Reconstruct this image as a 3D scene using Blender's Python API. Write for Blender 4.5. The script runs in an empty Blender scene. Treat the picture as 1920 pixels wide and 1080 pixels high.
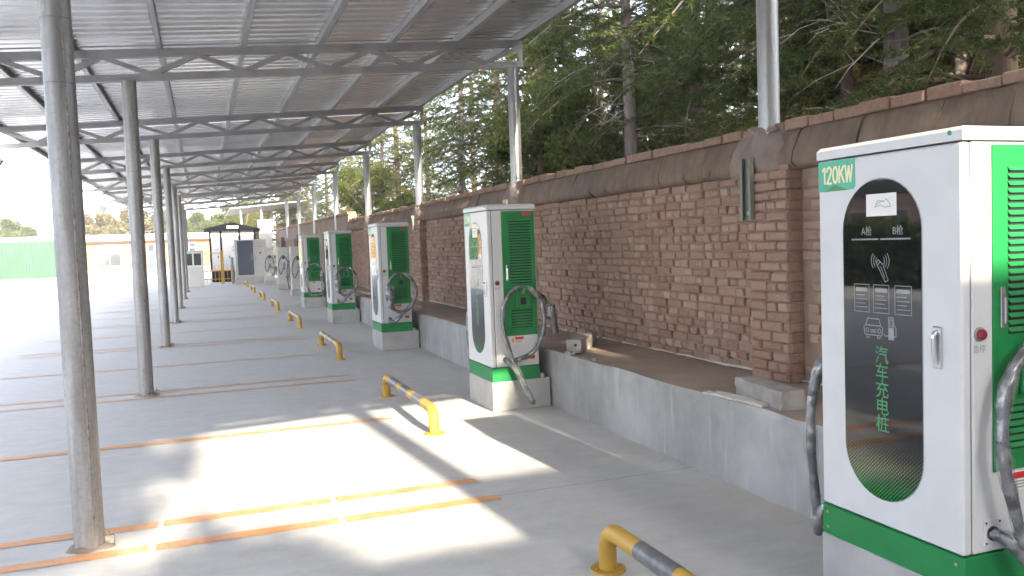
import bpy, math, random
import numpy as np
from mathutils import Vector, Matrix
random.seed(7); RNG = np.random.default_rng(7)
S = bpy.context.scene
COL = S.collection
R_ = math.radians

# ------------------------------------------------------------------ camera
cam = bpy.data.cameras.new('camera'); camo = bpy.data.objects.new('camera', cam); COL.objects.link(camo)
cam.sensor_width = 36.0; cam.lens = 1571.94 / 1920 * 36; cam.clip_start = 0.05; cam.clip_end = 2000
YAW, PITCH, ROLL = 0.3516, -0.0562, -0.0360
Fv = Vector((math.sin(YAW)*math.cos(PITCH), math.cos(YAW)*math.cos(PITCH), math.sin(PITCH)))
Rv = Vector((math.cos(YAW), -math.sin(YAW), 0)); Uv = Rv.cross(Fv)
R2 = Rv*math.cos(ROLL) + Uv*math.sin(ROLL); U2 = Uv*math.cos(ROLL) - Rv*math.sin(ROLL)
camo.matrix_world = Matrix(((R2.x, U2.x, -Fv.x, 0), (R2.y, U2.y, -Fv.y, 0), (R2.z, U2.z, -Fv.z, 1.6), (0, 0, 0, 1)))
S.camera = camo

# ------------------------------------------------------------------ sky, sun, exposure
SUN = Vector((0.085, -1.0, 0.452)).normalized()            # towards the sun: low, behind the camera
EL = math.asin(SUN.z); AZ = math.atan2(SUN.x, SUN.y)
w = bpy.data.worlds.new('World'); S.world = w; w.use_nodes = True
nt = w.node_tree; bg = nt.nodes['Background']
sky = nt.nodes.new('ShaderNodeTexSky'); sky.sky_type = 'NISHITA'; sky.sun_disc = False
sky.sun_elevation = EL; sky.sun_rotation = AZ; sky.air_density = 0.7; sky.dust_density = 2.5; sky.ozone_density = 1.0
hs_ = nt.nodes.new('ShaderNodeHueSaturation'); hs_.inputs['Saturation'].default_value = 0.5   # pale hazy sky
nt.links.new(sky.outputs[0], hs_.inputs['Color']); nt.links.new(hs_.outputs[0], bg.inputs[0]); bg.inputs[1].default_value = 0.15
sl = bpy.data.lights.new('sun', 'SUN'); sl.energy = 2.5; sl.angle = R_(0.55); sl.color = (1.0, 0.87, 0.68)
so = bpy.data.objects.new('sun', sl); COL.objects.link(so); so.rotation_euler = SUN.to_track_quat('Z', 'Y').to_euler()
so.location = (2, -10, 20)
S.view_settings.view_transform = 'Standard'; S.view_settings.look = 'None'
S.view_settings.gamma = 1.0; S.view_settings.use_curve_mapping = False
S.view_settings.exposure = 2.92
S.cycles.max_bounces = 7; S.cycles.diffuse_bounces = 4; S.cycles.glossy_bounces = 3; S.cycles.transmission_bounces = 3; S.cycles.transparent_max_bounces = 6; S.cycles.use_adaptive_sampling = True; S.cycles.adaptive_threshold = 0.03; S.cycles.sample_clamp_indirect = 6

# ------------------------------------------------------------------ materials
class NB:
    """small node helper"""
    def __init__(s, m): s.t = m.node_tree; s.b = s.t.nodes['Principled BSDF']
    def n(s, typ, **kw):
        x = s.t.nodes.new(typ)
        for k, v in kw.items(): setattr(x, k, v)
        return x
    def l(s, a, b): s.t.links.new(a, b)
    def co(s, kind='Object'): return s.n('ShaderNodeTexCoord').outputs[kind]
    def pos(s): return s.n('ShaderNodeNewGeometry').outputs['Position']
    def mapping(s, vec, scale=(1, 1, 1), loc=(0, 0, 0)):
        m = s.n('ShaderNodeMapping'); m.inputs['Scale'].default_value = scale; m.inputs['Location'].default_value = loc
        s.l(vec, m.inputs['Vector']); return m.outputs[0]
    def noise(s, vec, scale, detail=4, rough=.55, out='Fac'):
        x = s.n('ShaderNodeTexNoise'); x.inputs['Scale'].default_value = scale
        x.inputs['Detail'].default_value = detail; x.inputs['Roughness'].default_value = rough
        s.l(vec, x.inputs['Vector']); return x.outputs[out]
    def ramp(s, fac, stops):
        r = s.n('ShaderNodeValToRGB'); e = r.color_ramp.elements
        while len(e) < len(stops): e.new(.5)
        for i, (p, c) in enumerate(stops):
            e[i].position = p; e[i].color = (*c, 1) if len(c) == 3 else c
        s.l(fac, r.inputs[0]); return r.outputs[0]
    def mix(s, fac, a, b, mode='MIX'):
        m = s.n('ShaderNodeMix', data_type='RGBA', blend_type=mode)
        for sock, v in ((m.inputs[0], fac), (m.inputs[6], a), (m.inputs[7], b)):
            if hasattr(v, 'links'): s.l(v, sock)
            else: sock.default_value = v if not isinstance(v, tuple) else (*v, 1)[:4]
        return m.outputs[2]
    def math(s, op, a, b=None):
        m = s.n('ShaderNodeMath', operation=op)
        for sock, v in ((m.inputs[0], a), (m.inputs[1], b)):
            if v is None: continue
            if hasattr(v, 'links'): s.l(v, sock)
            else: sock.default_value = v
        return m.outputs[0]
    def sep(s, vec):
        x = s.n('ShaderNodeSeparateXYZ'); s.l(vec, x.inputs[0]); return x.outputs
    def bump(s, h, strength=.3, dist=.01):
        b = s.n('ShaderNodeBump'); b.inputs['Strength'].default_value = strength; b.inputs['Distance'].default_value = dist
        s.l(h, b.inputs['Height']); s.l(b.outputs[0], s.b.inputs['Normal'])
    def color(s, c): s.l(c, s.b.inputs['Base Color'])
    def rough(s, r):
        if hasattr(r, 'links'): s.l(r, s.b.inputs['Roughness'])
        else: s.b.inputs['Roughness'].default_value = r

def mat(name, col=(.5, .5, .5), rough=.6, metal=0.0, spec=.5):
    m = bpy.data.materials.new(name); m.use_nodes = True
    b = m.node_tree.nodes['Principled BSDF']
    b.inputs['Base Color'].default_value = (*col, 1); b.inputs['Roughness'].default_value = rough
    b.inputs['Metallic'].default_value = metal; b.inputs['Specular IOR Level'].default_value = spec
    return m
def noisy(name, c1, c2, scale=3.0, rough=.6, metal=0.0, bump=0.0, bscale=60, detail=5, stretch=(1, 1, 1), spec=.5, world=False):
    m = mat(name, c1, rough, metal, spec); n = NB(m)
    v = n.pos() if world else n.co()
    v = n.mapping(v, stretch)
    f = n.noise(v, scale, detail)
    n.color(n.ramp(f, [(.3, c1), (.7, c2)]))
    if bump: n.bump(n.noise(v, bscale, 4), bump, .004)
    return m

M = {}
# concrete floor: trowelled, pale, blotched, dusty near the kerb; saw joints
def m_floor():
    m = mat('floor_concrete', (.45, .45, .45), .75); n = NB(m); p = n.pos()
    a = n.noise(p, .35, 6, .6); b = n.noise(n.mapping(p, (1, 3.2, 1)), 1.6, 7, .65); c = n.noise(p, 55, 3, .7)
    base = n.ramp(a, [(.25, (.405, .405, .40)), (.75, (.50, .497, .485))])
    base = n.mix(.5, base, n.ramp(b, [(.3, (.345, .342, .335)), (.5, (.45, .446, .437)), (.72, (.545, .54, .53))]))
    base = n.mix(.12, base, n.ramp(c, [(.3, (.3, .3, .3)), (.7, (.62, .62, .6))]))
    tb_ = n.noise(n.mapping(p, (1, 1.6, 1), (5, 2, 0)), 5.5, 6, .7)
    base = n.mix(.35, base, n.ramp(tb_, [(.32, (.33, .328, .32)), (.52, (.46, .455, .445)), (.7, (.56, .555, .545))]))
    s = n.sep(p)
    # brown dust that collects towards the kerb
    kd = n.math('MULTIPLY', n.ramp(n.math('MULTIPLY', s[0], .2), [(.36, (0, 0, 0)), (.60, (1, 1, 1))]), n.ramp(n.noise(p, 1.1, 6), [(.35, (.15, .15, .15)), (.7, (1, 1, 1))]))
    base = n.mix(n.math('MULTIPLY', kd, .55), base, (.36, .30, .245))
    # dark drips and tyre scuffs with shapes of their own
    st = n.ramp(n.noise(n.mapping(p, (.5, 2.4, 1), (3, 1, 0)), 1.1, 8, .7), [(.60, (0, 0, 0)), (.72, (1, 1, 1))])
    base = n.mix(n.math('MULTIPLY', st, .22), base, (.25, .24, .23))
    sm = n.ramp(n.noise(n.mapping(p, (.35, 6, 1), (9, 4, 0)), 2.2, 6, .7), [(.58, (0, 0, 0)), (.70, (1, 1, 1))])
    base = n.mix(n.math('MULTIPLY', sm, .20), base, (.58, .575, .565))
    # saw-cut joints every bay pair
    jf = n.math('PINGPONG', n.math('ADD', s[1], 5.1887*20 - 4.93), 5.1887/2)
    jl = n.math('LESS_THAN', jf, .0065)
    wob = n.noise(p, 9, 2)
    base = n.mix(n.math('MULTIPLY', jl, n.math('MULTIPLY', wob, 1.1)), base, (.20, .19, .18))
    n.color(base); n.rough(n.ramp(b, [(.3, (.55, .55, .55)), (.7, (.85, .85, .85))]))
    n.bump(n.mix(.5, n.noise(p, 90, 5, .7), b), .25, .003)
    lt = n.mix(1.0, base, (1.17, 1.165, 1.16), 'MULTIPLY'); n.color(lt)
    return m
M['floor'] = m_floor()
def m_ledge():
    m = mat('ledge_concrete', (.4, .4, .4), .85); n = NB(m); p = n.pos()
    a = n.noise(p, 2.2, 7, .65); st = n.noise(n.mapping(p, (1, 1, .6)), 1.3, 7, .65)
    g = n.ramp(a, [(.25, (.22, .215, .21)), (.5, (.31, .308, .30)), (.75, (.41, .405, .39))])
    g = n.mix(.5, g, n.ramp(st, [(.35, (.17, .165, .16)), (.65, (.46, .455, .44))]))
    g = n.mix(n.ramp(n.noise(n.mapping(p, (1, 4, .35), (2, 2, 2)), 3.0, 6, .7), [(.56, (0, 0, 0)), (.70, (.5, .5, .5))]), g, (.50, .49, .475))
    up = n.sep(n.n('ShaderNodeNewGeometry').outputs['Normal'])[2]
    dust = n.ramp(n.noise(p, 1.7, 6), [(.25, (.22, .165, .125)), (.5, (.29, .225, .175)), (.78, (.38, .31, .25))])
    n.color(n.mix(n.ramp(up, [(.6, (0, 0, 0)), (.9, (1, 1, 1))]), g, dust))
    n.bump(n.noise(p, 26, 7, .7), .5, .006)
    return m
M['ledge'] = m_ledge()
M['plinth'] = noisy('plinth_concrete', (.33, .325, .315), (.46, .455, .44), 5, .85, bump=.4, bscale=60, world=True)
M['mortar'] = noisy('wet_mortar', (.19, .15, .125), (.29, .235, .20), 6, .9, bump=.9, bscale=30, world=True)
M['soil'] = noisy('forest_soil', (.05, .035, .022), (.13, .09, .055), 2.5, .95, bump=.8, bscale=12, world=True)
M['grass_ground'] = noisy('yard_ground', (.30, .27, .22), (.38, .35, .3), .2, .9, world=True)
def m_paint_line(nm, wear):
    m = mat(nm, (.7, .3, .1), .7); n = NB(m); p = n.pos()
    w1 = n.noise(p, 5, 6, .7); w2 = n.noise(p, 60, 3)
    c = n.ramp(w1, [(.3, (.66, .29, .11)), (.7, (.70, .35, .15))])
    worn = n.ramp(n.mix(.4, w1, w2), [(.47, (0, 0, 0)), (.62, (1, 1, 1))])
    n.color(n.mix(n.math('ADD', n.math('MULTIPLY', worn, .4), wear), c, (.60, .54, .48)))
    return m
M['line'] = m_paint_line('orange_line_paint', .02); M['line2'] = m_paint_line('faded_line_paint', .38)
def m_brick(name, c):
    m = mat(name, (.3, .17, .12), .92); n = NB(m); p = n.pos()
    g = n.n('ShaderNodeNewGeometry').outputs['Random Per Island']; o = n.n('ShaderNodeObjectInfo').outputs['Random']
    r = n.math('FRACT', n.math('ADD', g, o))
    base = n.ramp(r, c)
    big = n.noise(p, .8, 5, .6); fine = n.noise(p, 30, 6, .7)
    dust = n.ramp(n.mix(.45, big, fine), [(.42, (0, 0, 0)), (.62, (1, 1, 1))])
    base = n.mix(n.math('MULTIPLY', dust, .75), base, (.34, .24, .185))
    damp = n.ramp(n.noise(n.mapping(p, (1, 1, .6), (7, 3, 1)), 1.3, 6, .65), [(.56, (0, 0, 0)), (.70, (1, 1, 1))])
    base = n.mix(n.math('MULTIPLY', damp, .45), base, (.15, .105, .08))
    red = n.ramp(n.noise(p, .55, 3), [(.5, (0, 0, 0)), (.68, (1, 1, 1))])
    base = n.mix(n.math('MULTIPLY', red, .35), base, (.33, .15, .105))
    n.color(n.mix(.25, base, n.ramp(fine, [(.3, (.09, .065, .05)), (.7, (.38, .28, .22))])))
    n.bump(n.noise(p, 55, 6, .75), .7, .006)
    return m
M['brick'] = m_brick('old_brick', [(.0, (.25, .13, .092)), (.4, (.33, .18, .128)), (.75, (.36, .22, .165)), (1, (.45, .31, .24))])
M['brickh'] = m_brick('old_brick_header', [(.0, (.28, .165, .12)), (.4, (.37, .225, .165)), (.75, (.42, .285, .215)), (1, (.50, .37, .285))])
M['redbrick'] = m_brick('coping_brick', [(.0, (.20, .115, .085)), (.5, (.28, .165, .12)), (1, (.31, .21, .16))])
def m_coping():
    m = mat('mud_plaster', (.2, .15, .11), .95); n = NB(m); p = n.pos()
    st = n.noise(n.mapping(p, (1, 1, .18)), 7, 6, .65); b = n.noise(p, 1.5, 5)
    c = n.ramp(st, [(.3, (.10, .072, .055)), (.5, (.19, .142, .108)), (.72, (.30, .235, .185))])
    n.color(n.mix(.4, c, n.ramp(b, [(.3, (.13, .10, .08)), (.7, (.23, .165, .125))])))
    n.bump(n.noise(p, 28, 7, .7), .7, .01); return m
M['coping'] = m_coping()
M['mortarwall'] = noisy('brick_joint_mortar', (.23, .16, .122), (.33, .24, .188), 9, .95, bump=.8, bscale=40, world=True)
def m_galv():
    m = mat('galvanised_pipe', (.5, .5, .5), .4, .75); n = NB(m); p = n.co()
    sp = n.n('ShaderNodeTexVoronoi'); sp.inputs['Scale'].default_value = 45; n.l(n.mapping(p, (1, 1, .5)), sp.inputs['Vector'])
    st = n.noise(n.mapping(p, (14, 14, .6)), 2.2, 6, .6)
    c = n.ramp(st, [(.3, (.30, .305, .315)), (.6, (.44, .45, .46)), (.8, (.56, .565, .57))])
    c = n.mix(n.math('MULTIPLY', sp.outputs['Distance'], .5), c, (.30, .305, .31))
    n.color(c); n.rough(n.ramp(st, [(.3, (.30, .30, .30)), (.8, (.52, .52, .52))])); return m
M['galv'] = m_galv()
def m_rustpipe():
    m = mat('used_steel_pipe', (.35, .34, .33), .5, .55); n = NB(m); p = n.co()
    st = n.noise(n.mapping(p, (9, 9, .9)), 2.0, 7, .65); f = n.noise(p, 38, 5, .7)
    c = n.ramp(st, [(.28, (.22, .215, .21)), (.5, (.33, .33, .33)), (.75, (.46, .46, .46))])
    ru = n.ramp(n.mix(.5, n.noise(n.mapping(p, (5, 5, .5), (3, 3, 3)), 2.0, 6, .7), f), [(.5, (0, 0, 0)), (.64, (1, 1, 1))])
    n.color(n.mix(n.math('MULTIPLY', ru, .55), c, (.27, .205, .15)))
    n.rough(n.ramp(f, [(.3, (.4, .4, .4)), (.7, (.65, .65, .65))])); n.bump(f, .15, .002); return m
M['pipe'] = m_rustpipe()
M['bead'] = noisy('weld_bead', (.16, .12, .09), (.42, .40, .37), 30, .6, .4, bump=.8, bscale=80)
M['truss'] = noisy('truss_steel', (.30, .30, .305), (.42, .42, .425), 4, .45, .35)
M['purlin'] = noisy('purlin_galvanised', (.42, .425, .43), (.56, .56, .565), 5, .42, .5, stretch=(6, .4, 6))
M['sheet'] = noisy('roof_sheet_silver', (.70, .71, .73), (.80, .81, .825), 1.2, .27, 0.7, stretch=(.3, 2, 1), world=True)
M['white'] = noisy('cabinet_white_paint', (.575, .58, .577), (.62, .625, .622), 6, .38, bump=.04, bscale=300)
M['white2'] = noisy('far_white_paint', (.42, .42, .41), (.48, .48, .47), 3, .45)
M['green'] = noisy('cabinet_green_paint', (.010, .19, .048), (.013, .22, .06), 6, .38, bump=.04, bscale=300)
M['dark'] = mat('dark_gap', (.012, .012, .013), .7)
M['black'] = mat('black_plastic', (.015, .015, .017), .45)
M['chrome'] = noisy('chrome_latch', (.55, .55, .56), (.7, .7, .71), 8, .22, .9)
M['red'] = mat('red_button', (.22, .02, .03), .3)
M['redlabel'] = mat('red_label', (.55, .025, .02), .4)
M['label'] = mat('white_label', (.75, .74, .70), .5)
M['orange'] = mat('orange_label', (.8, .28, .06), .5)
M['grey'] = mat('grey_plastic', (.28, .29, .30), .5)
M['teal'] = noisy('teal_sticker', (.03, .36, .22), (.08, .46, .30), 9, .35)
M['cream'] = mat('cream_print', (.80, .74, .42), .4)
M['print'] = mat('white_print', (.26, .275, .28), .45)
M['gprint'] = mat('green_print', (.05, .24, .085), .45)
def m_glass():
    m = mat('black_display_glass', (.006, .007, .008), .025, 0, .75); n = NB(m); s = n.sep(n.co())
    y, z = s[1], s[2]
    q = 0.0155
    u = n.math('DIVIDE', n.math('ADD', y, z), q); v = n.math('DIVIDE', n.math('SUBTRACT', y, z), q)
    fu = n.math('SUBTRACT', n.math('FRACT', n.math('ADD', u, 100.0)), .5); fv = n.math('SUBTRACT', n.math('FRACT', n.math('ADD', v, 100.0)), .5)
    dist = n.math('SQRT', n.math('ADD', n.math('MULTIPLY', fu, fu), n.math('MULTIPLY', fv, fv)))
    rad = n.math('MULTIPLY', n.math('SUBTRACT', .53, z), 1.35)        # dots grow towards the bottom
    dot = n.math('LESS_THAN', dist, n.math('MINIMUM', rad, .36))
    hue = n.ramp(n.math('MULTIPLY', z, 2.0), [(.58, (.015, .30, .06)), (.86, (.26, .27, .09))])  # yellow of a reflection put into the colour of the upper dots
    n.color(n.mix(dot, (.006, .007, .008), hue)); return m
M['glass'] = m_glass()
def m_film():
    m = mat('cable_in_plastic_film', (.1, .1, .1), .25, 0, .7); n = NB(m); p = n.co()
    f = n.noise(p, 15, 4, .55)
    n.color(n.ramp(f, [(.35, (.045, .047, .05)), (.55, (.085, .088, .092)), (.75, (.17, .175, .18))]))
    n.bump(n.noise(p, 26, 3, .6), .5, .01); return m
M['cable'] = m_film()
def m_clear():
    m = bpy.data.materials.new('loose_clear_film'); m.use_nodes = True; t = m.node_tree; t.nodes.clear()
    o = t.nodes.new('ShaderNodeOutputMaterial'); mx = t.nodes.new('ShaderNodeMixShader'); tr = t.nodes.new('ShaderNodeBsdfTransparent'); g = t.nodes.new('ShaderNodeBsdfGlossy'); df = t.nodes.new('ShaderNodeBsdfDiffuse'); m2 = t.nodes.new('ShaderNodeMixShader')
    tr.inputs[0].default_value = (.93, .94, .95, 1); g.inputs['Roughness'].default_value = .12; df.inputs[0].default_value = (.7, .71, .72, 1)
    nz = t.nodes.new('ShaderNodeTexNoise'); nz.inputs['Scale'].default_value = 16; nz.inputs['Detail'].default_value = 3
    tc = t.nodes.new('ShaderNodeTexCoord'); t.links.new(tc.outputs['Object'], nz.inputs['Vector'])
    bp = t.nodes.new('ShaderNodeBump'); bp.inputs['Strength'].default_value = 1; bp.inputs['Distance'].default_value = .02; t.links.new(nz.outputs[0], bp.inputs['Height'])
    t.links.new(bp.outputs[0], g.inputs['Normal'])
    r = t.nodes.new('ShaderNodeValToRGB'); r.color_ramp.elements[0].position = .42; r.color_ramp.elements[0].color = (.10, .10, .10, 1); r.color_ramp.elements[1].position = .75; r.color_ramp.elements[1].color = (.42, .42, .42, 1)
    t.links.new(nz.outputs[0], r.inputs[0]); m2.inputs[0].default_value = .45
    t.links.new(g.outputs[0], m2.inputs[1]); t.links.new(df.outputs[0], m2.inputs[2])
    t.links.new(r.outputs[0], mx.inputs[0]); t.links.new(tr.outputs[0], mx.inputs[1]); t.links.new(m2.outputs[0], mx.inputs[2]); t.links.new(mx.outputs[0], o.inputs[0])
    return m
M['film'] = m_clear()
M['yellow'] = noisy('yellow_pipe_paint', (.44, .25, .04), (.58, .36, .055), 7, .5, bump=.15, bscale=70)
M['band'] = noisy('grey_reflective_band', (.10, .10, .105), (.20, .20, .205), 20, .4)
M['channel'] = noisy('green_grey_channel', (.16, .175, .14), (.25, .265, .225), 6, .55, .1, stretch=(4, 4, .5))
M['brickwall_far'] = noisy('rendered_brown_wall', (.20, .155, .13), (.31, .235, .195), 1.3, .95, bump=.8, bscale=14, world=True)
M['cabdoor'] = noisy('slate_blue_door', (.055, .075, .10), (.07, .092, .12), 3, .45)
M['kroof'] = noisy('charcoal_roof', (.004, .004, .006), (.008, .008, .010), 4, .9, spec=.15)
M['houseorange'] = noisy('peach_render', (.25, .15, .065), (.29, .18, .085), 1.0, .85, world=True)
M['parapet'] = noisy('pale_parapet', (.36, .33, .285), (.42, .39, .34), .8, .8, world=True)
M['stripe'] = mat('brown_stripe', (.07, .028, .02), .9)
M['winframe'] = mat('window_frame', (.62, .60, .55), .5)
M['pane'] = mat('window_pane', (.05, .055, .06), .06, 0, .6)
M['shedgreen'] = noisy('green_sheet_metal', (.009, .068, .02), (.02, .11, .04), 1.2, .5, stretch=(1, 1, .3), world=True)
M['doorgreen'] = mat('green_door', (.012, .12, .05), .5)
M['pillar'] = noisy('pillar_concrete', (.27, .265, .25), (.35, .345, .325), 3, .85, world=True)
def m_bark(name, a, b):
    m = mat(name, a, .95); n = NB(m); p = n.co()
    f = n.noise(n.mapping(p, (1, 1, .22)), 16, 7, .7); k = n.noise(p, 2, 3)
    c = n.ramp(f, [(.3, tuple(x*.45 for x in a)), (.55, a), (.78, b)])
    n.color(n.mix(.3, c, n.ramp(k, [(.3, a), (.7, b)]))); n.bump(f, 1.0, .02); return m
M['bark'] = m_bark('grey_bark', (.15, .12, .105), (.27, .23, .20))
M['bark2'] = m_bark('brown_bark', (.13, .085, .062), (.25, .17, .125))
def m_leaf(name, stops, trans=.35):
    m = bpy.data.materials.new(name); m.use_nodes = True; n = NB(m); t = m.node_tree
    out = t.nodes['Material Output']; t.nodes.remove(t.nodes['Principled BSDF'])
    d = n.n('ShaderNodeBsdfDiffuse'); tr = n.n('ShaderNodeBsdfTranslucent'); mx = n.n('ShaderNodeMixShader'); mx.inputs[0].default_value = trans
    p = n.pos()
    r = n.n('ShaderNodeNewGeometry').outputs['Random Per Island']
    f = n.mix(.45, n.noise(p, 1.1, 4), r)
    c = n.ramp(f, stops)
    n.l(c, d.inputs[0]); n.l(c, tr.inputs[0]); n.l(d.outputs[0], mx.inputs[1]); n.l(tr.outputs[0], mx.inputs[2]); n.l(mx.outputs[0], out.inputs[0])
    return m
M['needle'] = m_leaf('cedar_needles', [(.25, (.042, .064, .027)), (.5, (.074, .102, .036)), (.75, (.14, .15, .048))])
M['needle_sunlit'] = m_leaf('sunlit_tint_needles', [(.25, (.08, .098, .028)), (.5, (.17, .17, .042)), (.75, (.30, .25, .065))])  # brighter needle copy with yellow sunlight put into its colour
M['leaf'] = m_leaf('broad_leaves', [(.25, (.055, .085, .025)), (.5, (.10, .125, .035)), (.75, (.16, .165, .05))], .45)
M['leaf2'] = m_leaf('tan_leaves', [(.25, (.10, .10, .045)), (.5, (.17, .15, .07)), (.75, (.24, .19, .09))], .4)  # browner and paler than the other broad leaves
M['deadtwig'] = noisy('dead_twigs', (.17, .135, .11), (.32, .27, .23), 3, .95)
M['blockerwall'] = noisy('blocker_render', (.33, .24, .19), (.42, .31, .25), .8, .9, world=True)

# ------------------------------------------------------------------ mesh building
class MB:
    def __init__(s): s.v = []; s.f = []; s.sm = []
    def add(s, vs, fs, smooth=False):
        o = len(s.v); s.v += [tuple(v) for v in vs]; s.f += [tuple(i+o for i in f) for f in fs]; s.sm += [smooth]*len(fs); return s
    def box(s, x0, x1, y0, y1, z0, z1):
        return s.add([(x0, y0, z0), (x1, y0, z0), (x1, y1, z0), (x0, y1, z0), (x0, y0, z1), (x1, y0, z1), (x1, y1, z1), (x0, y1, z1)],
                     [(0, 3, 2, 1), (4, 5, 6, 7), (0, 1, 5, 4), (1, 2, 6, 5), (2, 3, 7, 6), (3, 0, 4, 7)])
    def bbox(s, x0, x1, y0, y1, z0, z1, b):
        """box with chamfered edges (all twelve)"""
        vs = []; X = (x0, x1); Y = (y0, y1); Z = (z0, z1)
        idx = {}
        for i in (0, 1):
            for j in (0, 1):
                for k in (0, 1):
                    sx, sy, sz = (1-2*i)*b, (1-2*j)*b, (1-2*k)*b
                    idx[i, j, k] = len(vs)
                    vs += [(X[i], Y[j]+sy, Z[k]+sz), (X[i]+sx, Y[j], Z[k]+sz), (X[i]+sx, Y[j]+sy, Z[k])]
        I = lambda i, j, k, a: idx[i, j, k]+a
        fs = []
        for i in (0, 1): fs.append([I(i, 0, 0, 0), I(i, 1, 0, 0), I(i, 1, 1, 0), I(i, 0, 1, 0)])
        for j in (0, 1): fs.append([I(0, j, 0, 1), I(1, j, 0, 1), I(1, j, 1, 1), I(0, j, 1, 1)])
        for k in (0, 1): fs.append([I(0, 0, k, 2), I(1, 0, k, 2), I(1, 1, k, 2), I(0, 1, k, 2)])
        for i in (0, 1):
            for j in (0, 1): fs.append([I(i, j, 0, 0), I(i, j, 1, 0), I(i, j, 1, 1), I(i, j, 0, 1)])
            for k in (0, 1): fs.append([I(i, 0, k, 0), I(i, 1, k, 0), I(i, 1, k, 2), I(i, 0, k, 2)])
        for j in (0, 1):
            for k in (0, 1): fs.append([I(0, j, k, 1), I(1, j, k, 1), I(1, j, k, 2), I(0, j, k, 2)])
        for i in (0, 1):
            for j in (0, 1):
                for k in (0, 1): fs.append([I(i, j, k, 0), I(i, j, k, 1), I(i, j, k, 2)])
        c = Vector(((x0+x1)/2, (y0+y1)/2, (z0+z1)/2)); out = []
        for f in fs:
            pts = [Vector(vs[a]) for a in f]; n = (pts[1]-pts[0]).cross(pts[2]-pts[0]); m = sum(pts, Vector())/len(pts)
            out.append(tuple(f) if n.dot(m-c) > 0 else tuple(reversed(f)))
        return s.add(vs, out)
    def bar(s, a, b, wx, wz, side=None):
        """rectangular bar from a to b"""
        a, b = Vector(a), Vector(b); d = (b-a).normalized()
        sd = Vector(side) if side else (Vector((0, 0, 1)).cross(d) if abs(d.z) < .95 else Vector((1, 0, 0)))
        sd = (sd - d*sd.dot(d)).normalized(); up = d.cross(sd)
        vs = []
        for q in (a, b):
            for i, j in ((-1, -1), (1, -1), (1, 1), (-1, 1)): vs.append(q+sd*wx/2*i+up*wz/2*j)
        return s.add(vs, [(0, 3, 2, 1), (4, 5, 6, 7), (0, 1, 5, 4), (1, 2, 6, 5), (2, 3, 7, 6), (3, 0, 4, 7)])
    def tube(s, pts, rad, seg=12, cap=True):
        pts = [Vector(p) for p in pts]; n = len(pts)
        rad = rad if hasattr(rad, '__len__') else [rad]*n
        t0 = (pts[1]-pts[0]).normalized(); ref = Vector((0, 0, 1)) if abs(t0.z) < .9 else Vector((1, 0, 0))
        nrm = t0.cross(ref).normalized(); vs = []
        for i in range(n):
            t = (pts[min(i+1, n-1)]-pts[max(i-1, 0)]).normalized()
            nrm = (nrm-t*nrm.dot(t)).normalized(); bn = t.cross(nrm)
            for k in range(seg):
                a = 2*math.pi*k/seg; vs.append(pts[i]+(nrm*math.cos(a)+bn*math.sin(a))*rad[i])
        fs = [(i*seg+k, i*seg+(k+1) % seg, (i+1)*seg+(k+1) % seg, (i+1)*seg+k) for i in range(n-1) for k in range(seg)]
        s.add(vs, fs, True)
        if cap:
            s.add(vs[:seg], [tuple(reversed(range(seg)))]); s.add(vs[-seg:], [tuple(range(seg))])
        return s
    def prism(s, poly, axis, a0, a1):
        """extrude a 2-D polygon along axis 0/1/2; poly gives the other two coordinates in order"""
        n = len(poly)
        def P(p, a):
            return {0: (a, p[0], p[1]), 1: (p[0], a, p[1]), 2: (p[0], p[1], a)}[axis]
        vs = [P(p, a0) for p in poly]+[P(p, a1) for p in poly]
        fs = [tuple(range(n)), tuple(reversed(range(n, 2*n)))]+[(i, i+n, (i+1) % n+n, (i+1) % n) for i in range(n)]
        return s.add(vs, fs)
    def mesh(s, name, m):
        me = bpy.data.meshes.new(name); me.from_pydata(s.v, [], s.f)
        me.polygons.foreach_set('use_smooth', s.sm); me.materials.append(M[m] if isinstance(m, str) else m)
        me.update(); return me
    def build(s, name, m, parent=None, loc=None):
        me = s.mesh(name, m)
        import bmesh
        bm = bmesh.new(); bm.from_mesh(me); bmesh.ops.recalc_face_normals(bm, faces=bm.faces); bm.to_mesh(me); bm.free()
        return link(name, me, parent, loc)
def link(name, me, parent=None, loc=None, rot=None):
    o = bpy.data.objects.new(name, me); COL.objects.link(o)
    if parent: o.parent = parent
    if loc: o.location = loc
    if rot: o.rotation_euler = rot
    return o
def empty(name, loc, rz=0):
    o = bpy.data.objects.new(name, None); o.empty_display_size = .2; COL.objects.link(o); o.location = loc; o.rotation_euler.z = rz; return o
def tag(o, label=None, cat=None, group=None, kind=None):
    for k, v in (('label', label), ('category', cat), ('group', group), ('kind', kind)):
        if v: o[k] = v
    return o
def copy_tree(o, parent=None):
    c = o.copy(); COL.objects.link(c); c.parent = parent
    for ch in o.children: copy_tree(ch, c)
    return c
def smooth_path(pts, n=8):
    """Catmull-Rom through pts"""
    P = [Vector(p) for p in pts]; P = [P[0]*2-P[1]]+P+[P[-1]*2-P[-2]]; out = []
    for i in range(1, len(P)-2):
        for k in range(n):
            t = k/n; a, b, c, d = P[i-1], P[i], P[i+1], P[i+2]
            out.append(.5*((2*b)+(c-a)*t+(2*a-5*b+4*c-d)*t*t+(3*b-a-3*c+d)*t**3))
    out.append(P[-2]); return out
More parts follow.
